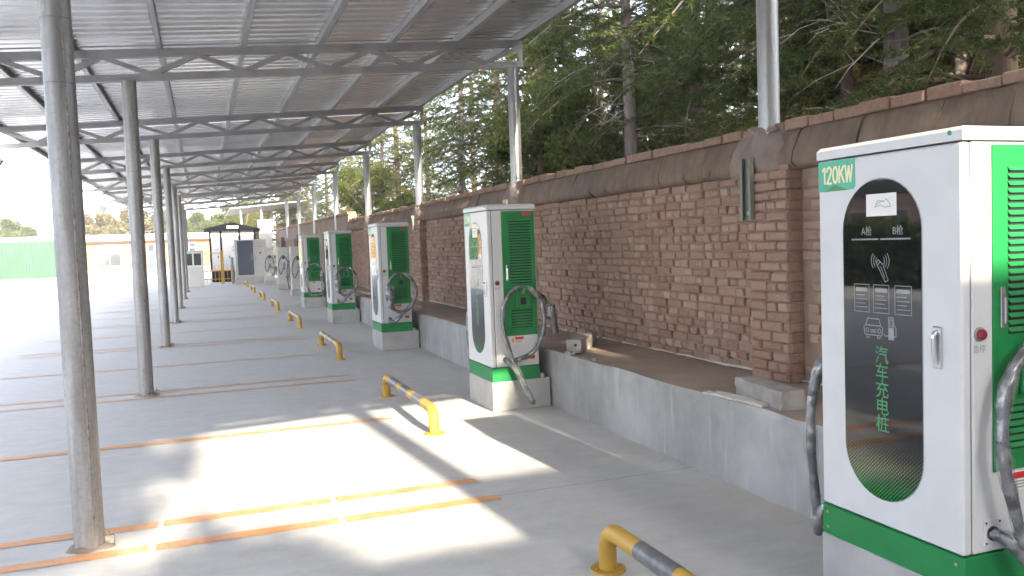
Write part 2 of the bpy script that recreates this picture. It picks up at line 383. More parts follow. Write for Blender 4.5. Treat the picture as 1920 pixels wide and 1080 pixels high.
def text_mesh(txt, size, m, ext=.0004, bold=0.0, align='CENTER'):
    cu = bpy.data.curves.new('t', 'FONT'); cu.body = txt; cu.size = size; cu.align_x = align; cu.align_y = 'CENTER'; cu.extrude = ext; cu.offset = bold; cu.resolution_u = 4
    ob = bpy.data.objects.new('t', cu); COL.objects.link(ob)
    me = bpy.data.meshes.new_from_object(ob.evaluated_get(bpy.context.evaluated_depsgraph_get()))
    bpy.data.objects.remove(ob); me.materials.clear(); me.materials.append(M[m]); return me
# text frames: facing -X (reads towards -Y) and facing -Y (reads towards +X)
ROT_NX = (math.pi/2, 0, -math.pi/2); ROT_NY = (math.pi/2, 0, 0)

# ------------------------------------------------------------------ ground and painted lines
D = 5.1887
ground = tag(MB().add([(-400, -300, 0), (400, -300, 0), (400, 700, 0), (-400, 700, 0)], [(0, 1, 2, 3)]).build('ground', 'floor'), kind='structure')
def line_piece(x0, x1, y, wd, seed):
    rr = random.Random(seed); n = max(2, int((x1-x0)/.12)); b = MB(); vs = []
    for i in range(n+1):
        x = x0+(x1-x0)*i/n; vs += [(x, y-wd/2+rr.uniform(-.004, .004), .004), (x, y+wd/2+rr.uniform(-.004, .004), .004)]
    return b.add(vs, [(2*i, 2*i+2, 2*i+3, 2*i+1) for i in range(n)])
for k in range(-1, 8):
    for y, xs in ((5.315, [(-2.9, -.335), (-.30, .675), (.71, 1.64)]), (4.90, [(-2.9, -.36), (-.325, .665), (.70, 1.66)]), (7.625, [(-2.9, 1.56)])):
        for x0, x1 in xs:
            line_piece(x0, x1, y+k*D, .105, k*10+int(y*10)).build('painted_line', 'line' if k+(y > 7)*.5 < .6 else 'line2', ground)
# thin dusty brown streaks are in the floor material; forest soil behind the wall
fs = MB(); nx, ny = 16, 40; vs = []
for i in range(nx+1):
    for j in range(ny+1):
        vs.append((4.16+i*5.0, -20+j*4.5, .55+.25*math.sin(i*1.3+j*.7)*min(1, i)+.03*i))
fs.add(vs, [(i*(ny+1)+j, (i+1)*(ny+1)+j, (i+1)*(ny+1)+j+1, i*(ny+1)+j+1) for i in range(nx) for j in range(ny)], True)
tag(fs.build('forest_floor', 'soil'), kind='structure')

# ------------------------------------------------------------------ kerb ledge
led = MB(); xk, zk = 3.085, .536; ny = 120; Y0L, Y1L = -4.0, 25.5
prof = []
rr = random.Random(3)
for j in range(ny+1):
    y = Y0L+(Y1L-Y0L)*j/ny
    e = rr.uniform(-.006, .006); t = rr.uniform(-.005, .006)
    prof.append([(xk, y, 0), (xk+e*.6, y, zk-.03), (xk+.014+e, y, zk+t), (xk+.05, y, zk+t*.5), (3.99, y, zk+.004)])
vs = [p for row in prof for p in row]
led.add(vs, [(j*5+i, (j+1)*5+i, (j+1)*5+i+1, j*5+i+1) for j in range(ny) for i in range(4)])
led.add([prof[0][i] for i in range(5)]+[(3.99, Y0L, 0)], [(0, 1, 2, 3, 4, 5)]); led.add([prof[-1][i] for i in range(5)]+[(3.99, Y1L, 0)], [(5, 4, 3, 2, 1, 0)])
ledge = tag(led.build('concrete_ledge', 'ledge'), 'long low grey concrete ledge with a dusty brown top along the brick wall', 'ledge')
# pale grout squeezed out where ledge meets wall
g = MB(); pts = []; y = 3.0
while y < 22:
    pts.append((3.895+rr.uniform(-.012, .006), y, zk+.012+rr.uniform(0, .006))); y += .09
g.tube(pts, [rr.uniform(.005, .012) for _ in pts], 6)
M['grout'] = noisy('pale_grout', (.46, .43, .38), (.60, .57, .52), 20, .9)
g.build('grout_bead', 'grout', ledge)

# ------------------------------------------------------------------ brick wall
wall = empty('brick_wall', (4.03, 10, 0)); tag(wall, 'old brown brick wall with mud plaster coping behind the chargers', 'wall')
def WP(me_or_b, name, m=None): # part of the wall in world coordinates
    o = me_or_b.build(name, m, wall); o.matrix_parent_inverse = Matrix.Translation((-4.03, -10, 0)); return o
YW0, YW1 = -4.0, 23.6
WP(MB().box(3.913, 4.14, YW0, YW1, 0, 2.12), 'wall_core', 'mortarwall')
CH = .0712; ZB = .538
def brick_mesh(L, H, dep, seed):
    r = random.Random(seed); b = MB(); j = lambda a: r.uniform(-a, a)
    ch = .006+r.random()*.006
    # local: y 0..L, z 0..H, front at x=-dep
    back = [(0, 0, 0), (0, L, 0), (0, L, H), (0, 0, H)]
    mid = [(-dep+ch+j(.003), y+j(.002), z+j(.002)) for _, y, z in back]
    cc = [(ch, ch), (L-ch, ch), (L-ch, H-ch), (ch, H-ch)]
    fr = [(-dep+j(.004), y+j(.004), z+j(.004)) for y, z in cc]
    vs = back+mid+fr
    fsx = []
    for o in (0, 4):
        for i in range(4): fsx.append((o+i, o+(i+1) % 4, o+4+(i+1) % 4, o+4+i))
    fsx.append((8, 9, 10, 11)); return b.add(vs, fsx)
VAR = {}
for kind, L in (('s', .232), ('h', .108), ('q', .055), ('t', .175)):
    VAR[kind] = []
    for i in range(7):
        b = brick_mesh(L, .060, .034, ord(kind)*10+i); o = b.build('tmp', 'brickh' if kind in 'hq' else 'brick'); me = o.data; bpy.data.objects.remove(o); me.name = 'brick'
        VAR[kind].append((me, np.array(b.v), b.f))
bricks = []   # (y, x, z, kind, var, proud, tilt)
rb = random.Random(11)
LEN = {'s': .232, 'h': .108, 'q': .055, 't': .175}
PIL = [(4.77+k*D, 5.22+k*D) for k in range(-1, 4)]
def in_pil(y0, y1):
    for a, b_ in PIL:
        if y1 > a-.004 and y0 < b_+.004: return (a, b_)
    return None
for c in range(21):
    z = ZB+c*CH
    header = c % 2 == 1
    if c in (4, 9, 14): header = True
    y = YW0+rb.uniform(0, .1)
    while y < YW1-.25:
        kd = 'h' if header else 's'
        if rb.random() < .09: kd = 'h' if kd == 's' else 's'
        if rb.random() < .04: kd = 't'
        L = LEN[kd]
        if not in_pil(y, y+L) and y > 1.5:
            miss = rb.random() < .012
            if not miss: bricks.append((y, 3.925+.001, z+rb.uniform(-.003, .003), kd, rb.randrange(7), rb.choice([0, 0, .002, .005, -.006, -.004, .012, -.009, .004]+([.012, .016, .006] if header else [])), rb.uniform(-.03, .03)))
        y += L+.011+rb.uniform(-.004, .004)
    for (a, b_) in PIL:
        if a < 1: continue
        lay = rb.choice([['s', 't'], ['t', 's']]) if c % 2 == 0 else rb.choice([['h', 's', 'q'], ['h', 'h', 't'], ['q', 's', 'h']])
        yy = a
        for kd in lay:
            bricks.append((yy, 3.806, z+rb.uniform(-.003, .003), kd, rb.randrange(7), rb.choice([0, .002, -.003, .004]), rb.uniform(-.012, .012))); yy += LEN[kd]+.012
for (a, b_) in PIL:   # pilaster cores
    WP(MB().box(3.802, 3.926, a+.006, b_-.012, .53, 2.06), 'pilaster_core', 'mortarwall')
    # bricks seen on the camera-side face of the pilaster
    if a > 1:
        for c in range(21):
            z = ZB+c*CH; sb = MB(); L = .108 if c % 2 else .116
            q = rb.uniform(-.003, .003)
            sb.bbox(3.803, 3.803+L, a-.004+q, a+.02, z, z+.06, .004)
            WP(sb, 'brick', 'brick')
# the 300 bricks that show largest are objects, the rest one mesh
vis = sorted([b for b in bricks if b[0] > 4.62], key=lambda b: b[0])
near, rest = vis[:270], vis[270:]+[b for b in bricks if b[0] <= 4.62]
for (y, x, z, kd, v, pr, tl) in near:
    o = link('brick', VAR[kd][v][0], wall); o.matrix_parent_inverse = Matrix.Translation((-4.03, -10, 0))
    o.location = (x-pr, y, z); o.rotation_euler = (tl*.6, 0, -abs(tl)*2.6)
big = MB(); mi = []
for (y, x, z, kd, v, pr, tl) in rest:
    va = VAR[kd][v][1]; ca, sa = math.cos(tl), math.sin(tl)
    big.add([(p[0]+x-pr, p[1]*ca-p[2]*sa+y, p[1]*sa+p[2]*ca+z) for p in va], VAR[kd][v][2]); mi += [1 if kd in 'hq' else 0]*len(VAR[kd][v][2])
bme = big.mesh('brickwork', 'brick'); bme.materials.append(M['brickh']); bme.polygons.foreach_set('material_index', mi)
o = tag(link('brickwork', bme, wall), kind='stuff'); o.matrix_parent_inverse = Matrix.Translation((-4.03, -10, 0))
# coping: sloped mud plaster band in cast lengths, a course of red bricks on top
y = 1.6; rc = random.Random(5)
while y < YW1:
    L = rc.uniform(.32, .62); L = min(L, YW1-y)
    j = lambda a=.012: rc.uniform(-a, a)
    n = 5; b = MB(); rows = []
    for i in range(n+1):
        yy = y+.004+(L-.008)*i/n; ln = rc.uniform(-.01, .01)
        rows.append([(3.94, yy, 2.02), (3.845+j(.01), yy, 2.03+j(.012)), (3.80+j(.009), yy+ln, 2.065+j(.010)), (3.815+j(.008), yy+ln, 2.15+j(.01)), (3.87+j(.008), yy+ln*1.5, 2.28+j(.008)), (3.90, yy+ln*1.5, 2.31+j(.004)), (4.16, yy, 2.30)])
    vs = [p for r in rows for p in r]; m_ = len(rows[0])
    b.add(vs, [(i*m_+a, (i+1)*m_+a, (i+1)*m_+a+1, i*m_+a+1) for i in range(n) for a in range(m_-1)], True)
    b.add(rows[0], [tuple(range(m_))]); b.add(rows[-1], [tuple(reversed(range(m_)))])
    WP(b, 'coping_length', 'coping'); y += L
y = 1.6
topbricks = []
while y < YW1-.2:
    L = rc.choice([.235, .235, .24, .115]); topbricks.append((y, L)); y += L+.008
tb = MB()
for i, (y, L) in enumerate(topbricks):
    b = MB() if y < 16 else tb
    a = rc.uniform(-.014, .014); zt = 2.368+rc.uniform(-.014, .012)
    b.bbox(3.862+a, 4.10+a, y, y+L, 2.302, zt, .006)
    if y < 16: WP(b, 'coping_brick', 'redbrick')
if tb.v: tag(WP(tb, 'coping_brickwork', 'redbrick'), kind='stuff')
# mortar packed round each column foot where it goes through the coping
def lump(cx, cy, cz, sx, sy, sz, seed, name='mortar_patch', m='mortar', parent=None, rings=9, seg=18):
    r = random.Random(seed); b = MB(); vs = []
    ph = [r.uniform(0, 6.28) for _ in range(8)]
    for i in range(rings+1):
        th = math.pi*i/rings
        for k in range(seg):
            a = 2*math.pi*k/seg
            d = 1+.16*math.sin(3*a+ph[0]+2*th)+.12*math.sin(5*a+ph[1]-3*th)+.09*math.sin(7*th+ph[2]+a)+r.uniform(-.05, .05)
            vs.append((cx+sx*d*math.sin(th)*math.cos(a), cy+sy*d*math.sin(th)*math.sin(a), cz+sz*d*math.cos(th)))
    b.add(vs, [(i*seg+k, i*seg+(k+1) % seg, (i+1)*seg+(k+1) % seg, (i+1)*seg+k) for i in range(rings) for k in range(seg)], True)
    return b
def splat(y0, y1, z0, z1, xf, seed):
    """ragged plastered skin over the coping, thick in the middle"""
    r = random.Random(seed); n, m_ = 16, 14; b = MB(); vs = []
    for i in range(n+1):
        for k in range(m_+1):
            u, v = i/n*2-1, k/m_*2-1
            rad = max(abs(u), abs(v)); ang = math.atan2(v, u)
            rg = 1+.10*math.sin(3*ang+seed)+.08*math.sin(5*ang+2*seed)+.05*math.sin(11*ang)
            yy = (y0+y1)/2+u*(y1-y0)/2*rg; zz = (z0+z1)/2+v*(z1-z0)/2*rg
            t = max(0, 1-(abs(u)**4+abs(v)**4)*.6)
            back = 3.80 if zz < 2.16 else 3.80+(zz-2.16)*.5
            col = math.exp(-((u+.22)/.30)**2)*max(0, min(1, (zz-2.02)/.12))
            x = back+.006-(.020*t+.003*math.sin(9*u+seed)+.003*math.sin(8*v+u*5)+r.uniform(0, .006))
            x = x*(1-col)+min(x, 3.792-.012*t+r.uniform(0, .004)+max(0, zz-2.30)*.25)*col
            if rad > .99: x = max(x, back)+.035
            vs.append((x, yy, zz))
    b.add(vs, [(i*(m_+1)+k, (i+1)*(m_+1)+k, (i+1)*(m_+1)+k+1, i*(m_+1)+k+1) for i in range(n) for k in range(m_)], True)
    return b
for k in range(0, 4):
    yc = 5.10+k*D
    WP(splat(yc-.24, yc+.36, 2.02, 2.35, 0, 3+k), 'mortar_patch', 'mortar')
    WP(lump(3.93, yc+.04, 2.325, .12, .18, .05, 20+k), 'mortar_patch', 'mortar')
# rougher rendered stretch of wall, taller, farther along
fw = MB(); rows = []; n = 60
rw = random.Random(9)
for i in range(n+1):
    yy = YW1+.05+(47.6-YW1)*i/n; zt = 2.50+.12*i/n+rw.uniform(-.012, .02)
    e = rw.uniform(-.012, .012)
    rows.append([(3.90+e, yy, 0), (3.90+e, yy, 1.9), (3.86+e, yy, 2.0), (3.87, yy, zt-.06), (3.9, yy, zt), (4.12, yy, zt), (4.14, yy, 0)])
vs = [p for r in rows for p in r]
fw.add(vs, [(i*7+a, (i+1)*7+a, (i+1)*7+a+1, i*7+a+1) for i in range(n) for a in range(6)]); fw.add(rows[0], [tuple(range(7))]); fw.add(rows[-1], [tuple(reversed(range(7)))])
far_wall = tag(fw.build('rendered_wall', 'brickwall_far'), 'taller rough brown rendered wall beyond the fifth charger', 'wall')
b = MB(); yy = YW1+.06
i = 0
while yy < 47.3:
    zt = 2.50+.12*(yy-YW1)/(47.6-YW1)
    b.bbox(3.85, 4.1, yy, yy+.235, zt+.004, zt+.07+rw.uniform(-.01, .01), .006); yy += .245
tag(b.build('coping_brickwork', 'redbrick', far_wall), kind='stuff')
for yy in (28.6, 33.2, 37.9, 43.0):
    MB().bbox(3.80, 3.905, yy, yy+.4, 0, 2.05, .01).build('pilaster', 'brickwall_far', far_wall)

# ------------------------------------------------------------------ canopy
CX, CY = .5, 20
can = empty('steel_canopy', (CX, CY, 0)); tag(can, 'long grey steel canopy with trusses, purlins and ribbed sheet roof over the bays', 'canopy')
PINV = Matrix.Translation((-CX, -CY, 0))
def CP(b, name, m, parent=None):
    o = b.build(name, m, parent or can)
    if parent is None: o.matrix_parent_inverse = PINV
    return o
SL = .0700; zt_ = lambda x: 3.862+SL*x; zb_ = lambda x: 3.597+SL*x
XL, XR = -3.05, 4.02; XC_L, XC_R = -.667, 3.885
KS = range(-1, 8); TY = {k: 5.0777+k*D for k in KS}
def truss_parts():
    parts = []
    parts.append(('top_chord', MB().bar((XL, 0, zt_(XL)), (XR, 0, zt_(XR)), .075, .088)))
    parts.append(('bottom_chord', MB().bar((XL, 0, zb_(XL)), (XR, 0, zb_(XR)), .07, .078)))
    x = -3.05+.16; up = False; pts = []
    xs = [-.43-.4925*i for i in range(5, -1, -1)]+[-.43+.4925*i for i in range(1, 10)]
    for i, x in enumerate(xs):
        lo = (round((x+.43)/.4925) % 2 == 0)
        pts.append((x, 0, zb_(x)+.03 if lo else zt_(x)-.034))
    for a, b_ in zip(pts, pts[1:]): parts.append(('web_bar', MB().bar(a, b_, .055, .055)))
    for x in (XL+.03, XR-.03): parts.append(('end_post', MB().bar((x, 0, zb_(x)+.03), (x, 0, zt_(x)-.034), .05, .05)))
    return parts
first = None
for k in KS:
    if first is None:
        tr = empty('truss', (0, TY[k], 0)); tr.parent = can; tr.matrix_parent_inverse = PINV
        for nm, b in truss_parts(): b.build(nm, 'truss', tr)
        first = tr
    else:
        tr = copy_tree(first, can); tr.matrix_parent_inverse = PINV; tr.location = (0, TY[k], 0)
PX = [-2.98, -2.06, -1.2, -.33, .57, 1.44, 2.31, 3.17, 3.985]
for x in PX:   # lipped C purlins
    z0 = zt_(x)+.036; b = MB()
    y0, y1 = -.80, 42.0
    for a in ((x-.025, x-.022, z0, z0+.09), (x-.025, x+.03, z0, z0+.003), (x-.025, x+.03, z0+.087, z0+.09), (x+.027, x+.03, z0, z0+.018)):
        b.box(a[0], a[1], y0, y1, a[2], a[3])
    CP(b, 'purlin', 'purlin')
# ribbed roof sheets, 0.84 m cover, ribs across the canopy
def sheet_mesh():
    b = MB(); prof = []
    for i in range(4):
        o = i*.21; prof += [(o, 0), (o+.135, 0), (o+.155, .048), (o+.190, .048)]
    prof.append((.84+.012, 0)); prof[-1] = (.84, 0)
    vs = []
    for x in (XL-.06, XR+.10):
        for (y, z) in prof: vs.append((x, y, zt_(x)+.036+.092+z))
    n = len(prof); b.add(vs, [(i, i+1, n+i+1, n+i) for i in range(n-1)])
    b.add([(x_, y_, z_+.0012) for x_, y_, z_ in vs], [(i, n+i, n+i+1, i+1) for i in range(n-1)])
    return b
o = sheet_mesh().build('tmp', 'sheet'); SM = o.data; SM.name = 'roof_sheet'; bpy.data.objects.remove(o)
y = -.84
while y < 41.7:
    o = link('roof_sheet', SM, can, (0, y, random.uniform(0, .003))); o.matrix_parent_inverse = PINV; y += .84
# columns
for k in KS:
    z1 = zb_(XC_L)-.031
    b = MB(); n = 24
    lean = random.uniform(-.012, .012) if k > 0 else 0
    b.tube([(XC_L+lean*(1-i/n), TY[k], z1*i/n) for i in range(n+1)], .077, 28)
    c = CP(b, 'column', 'pipe')
    # rough longitudinal weld bead and a few ring scars
    r = random.Random(50+k); a = R_(-62); pts = []; rad = []
    for i in range(60):
        z = .05+(z1-.15)*i/59; aa = a+r.uniform(-.02, .02)
        pts.append((XC_L+lean*(1-z/z1)+.077*math.cos(aa), TY[k]+.077*math.sin(aa), z)); rad.append(r.uniform(.002, .0065))
    if k < 5: CP(MB().tube(pts, rad, 6), 'weld_bead', 'bead', c)
    for z in ((2.52, 2.86, 3.1, 3.3) if k <= 1 else ()):
        CP(MB().tube([(XC_L, TY[k], z-.003), (XC_L, TY[k], z+.003)], .0785, 28, False), 'ring_scar', 'bead', c)
    CP(MB().bbox(XC_L-.09, XC_L+.09, TY[k]-.07, TY[k]+.07, z1-.002, z1+.006, .002), 'cap_plate', 'truss', c)
    # mortar foot with a stub of angle iron
    CP(lump(XC_L, TY[k], .0, .115, .11, .028, 70+k), 'mortar_foot', 'mortar', c)
    CP(MB().bbox(XC_L+.075, XC_L+.125, TY[k]-.02, TY[k]+.015, 0, .055, .005).bbox(XC_L+.09, XC_L+.10, TY[k]-.012, TY[k]+.0, .05, .085, .002), 'foot_angle', 'bead', c)
    # wall-side column
    z1 = zb_(XC_R)-.031
    b = MB(); b.tube([(XC_R, TY[k], 2.12+(z1-2.12)*i/8) for i in range(9)], .076, 28)
    c = CP(b, 'column', 'galv')
    CP(MB().bbox(XC_R-.08, XC_R+.14, TY[k]-.06, TY[k]+.06, z1-.006, z1+.002, .002), 'cap_plate', 'purlin', c)
    if k in (0, 1, 2):   # steel channel let into the pilaster face below the column
        dx = 3.772; yy = TY[k]+.10; zlo, zhi = 1.69, 2.14
        if k > 0: zlo = 1.95-.1*(k == 2); yy = TY[k]+.1
        cb = MB()
        cb.box(dx, dx+.006, yy-.055, yy+.055, zlo, zhi); cb.box(dx-.035, dx+.0, yy-.061, yy-.055, zlo, zhi); cb.box(dx-.035, dx+.0, yy+.055, yy+.061, zlo, zhi)
        cb.box(dx-.035, dx-.029, yy-.055, yy-.035, zlo, zhi); cb.box(dx-.035, dx-.029, yy+.035, yy+.055, zlo, zhi)
        CP(cb, 'wall_channel', 'channel', c)
        CP(MB().tube([(dx-.001, yy, zlo+.05), (dx-.012, yy, zlo+.05)], .014, 6), 'bolt', 'chrome', c)

# ------------------------------------------------------------------ charging cabinets
XC, YC0, W_, DP, ZBB, HT = 2.4899, 7.3938, .7216, .472, .280, 1.663
def strokes(lines, wd, x=-.0075):
    """flat printed strokes in the yz plane"""
    b = MB()
    for ln in lines:
        for (y0, z0), (y1, z1) in zip(ln, ln[1:]):
            d = Vector((0, y1-y0, z1-z0)); L = d.length
            if L < 1e-6: continue
            d /= L; nrm = Vector((0, -d.z, d.y))*wd/2
            a, c = Vector((x, y0, z0))-d*wd*.3, Vector((x, y1, z1))+d*wd*.3
            b.add([a-nrm, c-nrm, c+nrm, a+nrm], [(0, 1, 2, 3)])
    return b
def arc(cy, cz, r, a0, a1, n=8): return [(cy+r*math.cos(R_(a0+(a1-a0)*i/n)), cz+r*math.sin(R_(a0+(a1-a0)*i/n))) for i in range(n+1)]
def rect(y0, y1, z0, z1): return [(y0, z0), (y1, z0), (y1, z1), (y0, z1), (y0, z0)]
def stadium(yc, z0, z1, r, n=18):
    return [(yc+r*math.cos(R_(180*i/n)), z1-r+r*math.sin(R_(180*i/n))) for i in range(n+1)]+[(yc+r*math.cos(R_(180+180*i/n)), z0+r+r*math.sin(R_(180+180*i/n))) for i in range(n+1)]
def T(root, me, name, loc, rot, sx=1):
    o = link(name, me, root, loc, rot); o.scale.x = sx; return o
def cable_part(root, path, rad, seed, film=True):
    r = random.Random(seed); P = smooth_path(path, 7); L = len(P)
    rd = [rad*(1+.10*math.sin(i*.9+seed)+r.uniform(-.07, .07)) for i in range(L)]
    c = MB().tube(P, rd, 10).build('cable', 'cable', root)
    if film:
        rd = [rad*1.28*(1+.16*math.sin(i*.55+seed)+r.uniform(-.10, .12)) for i in range(L)]
        MB().tube([p+Vector((r.uniform(-.003, .003), 0, r.uniform(-.003, .003))) for p in P], rd, 12, False).build('plastic_film', 'film', c)
    return c
def gun_part(root, loc, rot, s=1.0):
    """charging plug: round head, body, drooped grip, guard, wrapped in film"""
    b = MB()
    b.tube([(0, 0, .0), (0, 0, .05), (0, 0, .055), (0, 0, .13), (0, 0, .18), (.01, 0, .23), (.02, 0, .27)], [.040*s, .040*s, .034*s, .036*s, .033*s, .026*s, .022*s], 14)
    b.tube(smooth_path([(-.03, 0, .15), (-.075, 0, .17), (-.085, 0, .22), (-.05, 0, .27), (0, 0, .275)], 5), .010*s, 8)
    g = b.build('charging_gun', 'cable', root); g.location = loc; g.rotation_euler = rot
    f = MB(); r = random.Random(int(loc[2]*1000)); P = [(-.02*(i/8), 0, -.02+.34*i/8) for i in range(9)]
    f.tube(P, [(.055+.012*math.sin(i*1.7))*s*(.8 if i in (0, 8) else 1)+r.uniform(-.004, .006) for i in range(9)], 14, False).build('plastic_film', 'film', g)
    return g
def dress_charger(root, k, variant):
    """place a cabinet and give it cables of its own"""
    root.location = (XC, YC0+k*D, ZBB)
    rc_ = random.Random(100+k)
    # camera-side cable (side B)
    if variant == 'A':
        path = [(.125, -.004, .205), (.15, -.05, .185), (.22, -.13, .06), (.285, -.185, -.10), (.315, -.20, -.17), (.325, -.155, -.185), (.30, -.12, -.10), (.235, -.10, .06), (.165, -.085, .24), (.105, -.08, .45), (.092, -.075, .60), (.13, -.07, .76), (.22, -.065, .865), (.31, -.06, .885), (.41, -.07, .84), (.485, -.08, .72), (.505, -.085, .56), (.465, -.09, .38), (.36, -.095, .26), (.25, -.085, .215), (.18, -.06, .20)]
        cable_part(root, path, .0205, 5+k)
        cable_part(root, [(.40, -.06, .85), (.46, -.05, .82), (.53, -.04, .77), (.575, -.03, .70)], .017, 9+k, False)
        gun_part(root, (.635, -.03, .43), (0, R_(-8), R_(15)))
    elif variant == 'B':
        path = [(.125, -.004, .205), (.13, -.05, .17), (.20, -.09, .17), (.33, -.12, .30), (.45, -.12, .40), (.525, -.11, .55), (.505, -.10, .72), (.42, -.085, .85), (.31, -.07, .895), (.19, -.075, .85), (.105, -.085, .72), (.085, -.09, .56), (.13, -.095, .40), (.23, -.10, .315), (.32, -.11, .31), (.42, -.115, .37), (.50, -.12, .50)]
        cable_part(root, path, .023, 5+k)
        gun_part(root, (.125, -.14, .40), (0, R_(12), R_(-90)), 1.15)
    else:
        path = [(.125, -.004, .205), (.13, -.05, .12), (.25, -.09, .055), (.40, -.10, .07), (.50, -.10, .16), (.535, -.10, .35), (.535, -.095, .55), (.49, -.085, .74), (.40, -.07, .86), (.31, -.06, .89), (.20, -.065, .86), (.09, -.075, .74), (.055, -.08, .55), (.075, -.085, .35), (.14, -.09, .15), (.22, -.09, .06)]
        cable_part(root, path, .021, 5+k)
        gun_part(root, (.52, -.12, .36), (0, R_(-10), R_(10)))
    # far-side cable (side A), seen bulging past the edge
    path = [(.125, W_+.004, .205), (.10, W_+.05, .14), (.05, W_+.09, .02), (.06, W_+.11, -.04), (.05, W_+.115, .12), (.035, W_+.12, .40), (.05, W_+.11, .62), (.13, W_+.09, .78), (.26, W_+.07, .86), (.38, W_+.08, .80), (.45, W_+.09, .6), (.40, W_+.09, .38), (.28, W_+.08, .25)]
    cable_part(root, path, .0205, 40+k, k <= 0)
    return root
def build_cabinet():
    root = empty('charging_cabinet', (0, 0, 0))
    # carcass behind the door
    MB().bbox(.044, DP, 0.0, W_, .135, 1.608, .006).build('body', 'white', root)
    MB().box(.03, .05, .012, W_-.012, .14, 1.60).build('door_gap', 'dark', root)
    b = MB().bbox(-.004, DP+.004, -.004, W_+.004, 0.0, .130, .004); bb = b.build('base_band', 'green', root)
    for y in (.03, .69):
        for z in (.035, .10): MB().tube([(-.003, y, z), (-.0075, y, z)], .007, 8).build('screw', 'chrome', bb)
    # roof cap with sloping shoulders
    c = MB(); z0, z1 = 1.614, 1.663; e = .006
    ring = lambda o, z: [(-o, -o, z), (DP+o, -o, z), (DP+o, W_+o, z), (-o, W_+o, z)]
    vs = ring(e, z0)+ring(e, z1-.014)+ring(e-.012, z1)
    c.add(vs, [(0, 3, 2, 1), (8, 9, 10, 11)]+[(a+i, a+(i+1) % 4, a+4+(i+1) % 4, a+4+i) for a in (0, 4) for i in range(4)])
    cap = c.build('roof_cap', 'white', root)
    MB().tube([(-.0055, .045, 1.643), (-.009, .045, 1.643)], .009, 10).build('bolt', 'gprint', cap)
    # front door
    door = MB().bbox(-.004, .038, 0.0, W_, .136, 1.607, .007).build('front_door', 'white', root)
    g = stadium(.375, .24, 1.51, .2)
    MB().prism(stadium(.375, .236, 1.514, .204), 0, -.0048, -.004).build('window_rim', 'grey', door)
    MB().prism(g, 0, -.0062, -.0046).build('window_glass', 'glass', door)
    # latch
    MB().bbox(-.012, -.004, .085, .125, .80, .955, .004).build('latch_plate', 'chrome', door)
    MB().tube(smooth_path([(-.012, .105, .935), (-.024, .105, .92), (-.022, .105, .86), (-.016, .105, .825)], 4), [.009]*13, 8).tube([(-.012, .105, .822), (-.016, .105, .822)], .008, 10).build('latch', 'chrome', door)
    # sticker with the rating
    MB().prism([(.505, 1.604), (.505, 1.492), (.515, 1.480), (.60, 1.478), (.718, 1.478), (.718, 1.604)], 0, -.0052, -.0041).build('rating_sticker', 'teal', door)
    MB().prism([(.54, 1.478), (.62, 1.505), (.68, 1.478)], 0, -.0056, -.0053).build('sticker_swoosh', 'gprint', door)
    gy = lambda x0, pts: [(.700-x0-px*.030, 1.512+pz*.066) for px, pz in pts]     # reads towards -Y
    o_ = lambda n_=12: [(.5+.42*math.cos(R_(90+360*i/n_)), .5+.5*math.sin(R_(90+360*i/n_))) for i in range(n_+1)]
    strokes([gy(.004, [(.15, .82), (.55, 1), (.55, 0)]), gy(.032, [(.05, .75), (.2, .95), (.5, 1.02), (.85, .92), (.9, .68), (.6, .4), (.05, 0), (.95, 0)]), gy(.068, o_()), gy(.104, [(.1, 0), (.1, 1)]), gy(.104, [(.95, 1), (.12, .42)]), gy(.104, [(.4, .6), (1.0, 0)]), gy(.142, [(0, 1), (.3, 0), (.62, .95), (.95, 0), (1.25, 1)])], .0095, -.0060).build('rating_text', 'cream', door)
    # printing on the glass
    X = -.0066
    T(door, text_mesh('A枪', .040, 'print'), 'gun_text', (X, .445, 1.305), ROT_NX, .85); T(door, text_mesh('B枪', .040, 'print'), 'gun_text', (X, .285, 1.305), ROT_NX, .85)
    strokes([[(.525, 1.275), (.385, 1.275)], [(.372, 1.275), (.225, 1.275)]], .006, X).build('divider_bar', 'print', door)
    ic = [arc(.375, 1.19, r, a, b_, 6) for r in (.022, .034, .046) for a, b_ in ((-38, 38), (142, 218))]
    ic += [[(.385, 1.195), (.36, 1.175), (.335, 1.115), (.35, 1.108), (.375, 1.15), (.395, 1.18), (.385, 1.195)], [(.372, 1.168), (.352, 1.125)], [(.378, 1.185), (.388, 1.172)]]
    strokes(ic, .0032, X).build('card_icon', 'print', door)
    for yc in (.475, .372, .262):
        w2, z0, z1 = .040, .985, 1.095
        ls = [rect(yc-w2, yc+w2, z0, z1)]+[[(yc+w2*.75, z), (yc-w2*(.75 if i % 2 else .45), z)] for i, z in enumerate((1.052, 1.036, 1.020, 1.004))]
        bx = strokes(ls, .0028, X); bx.add([(X, yc-.03, 1.066), (X, yc+.03, 1.066), (X, yc+.034, 1.073), (X, yc+.03, 1.082), (X, yc-.03, 1.082), (X, yc-.034, 1.073)], [(0, 1, 2, 3, 4, 5)])
        bx.build('notice_print', 'print', door)
    cy, cz = .415, .925
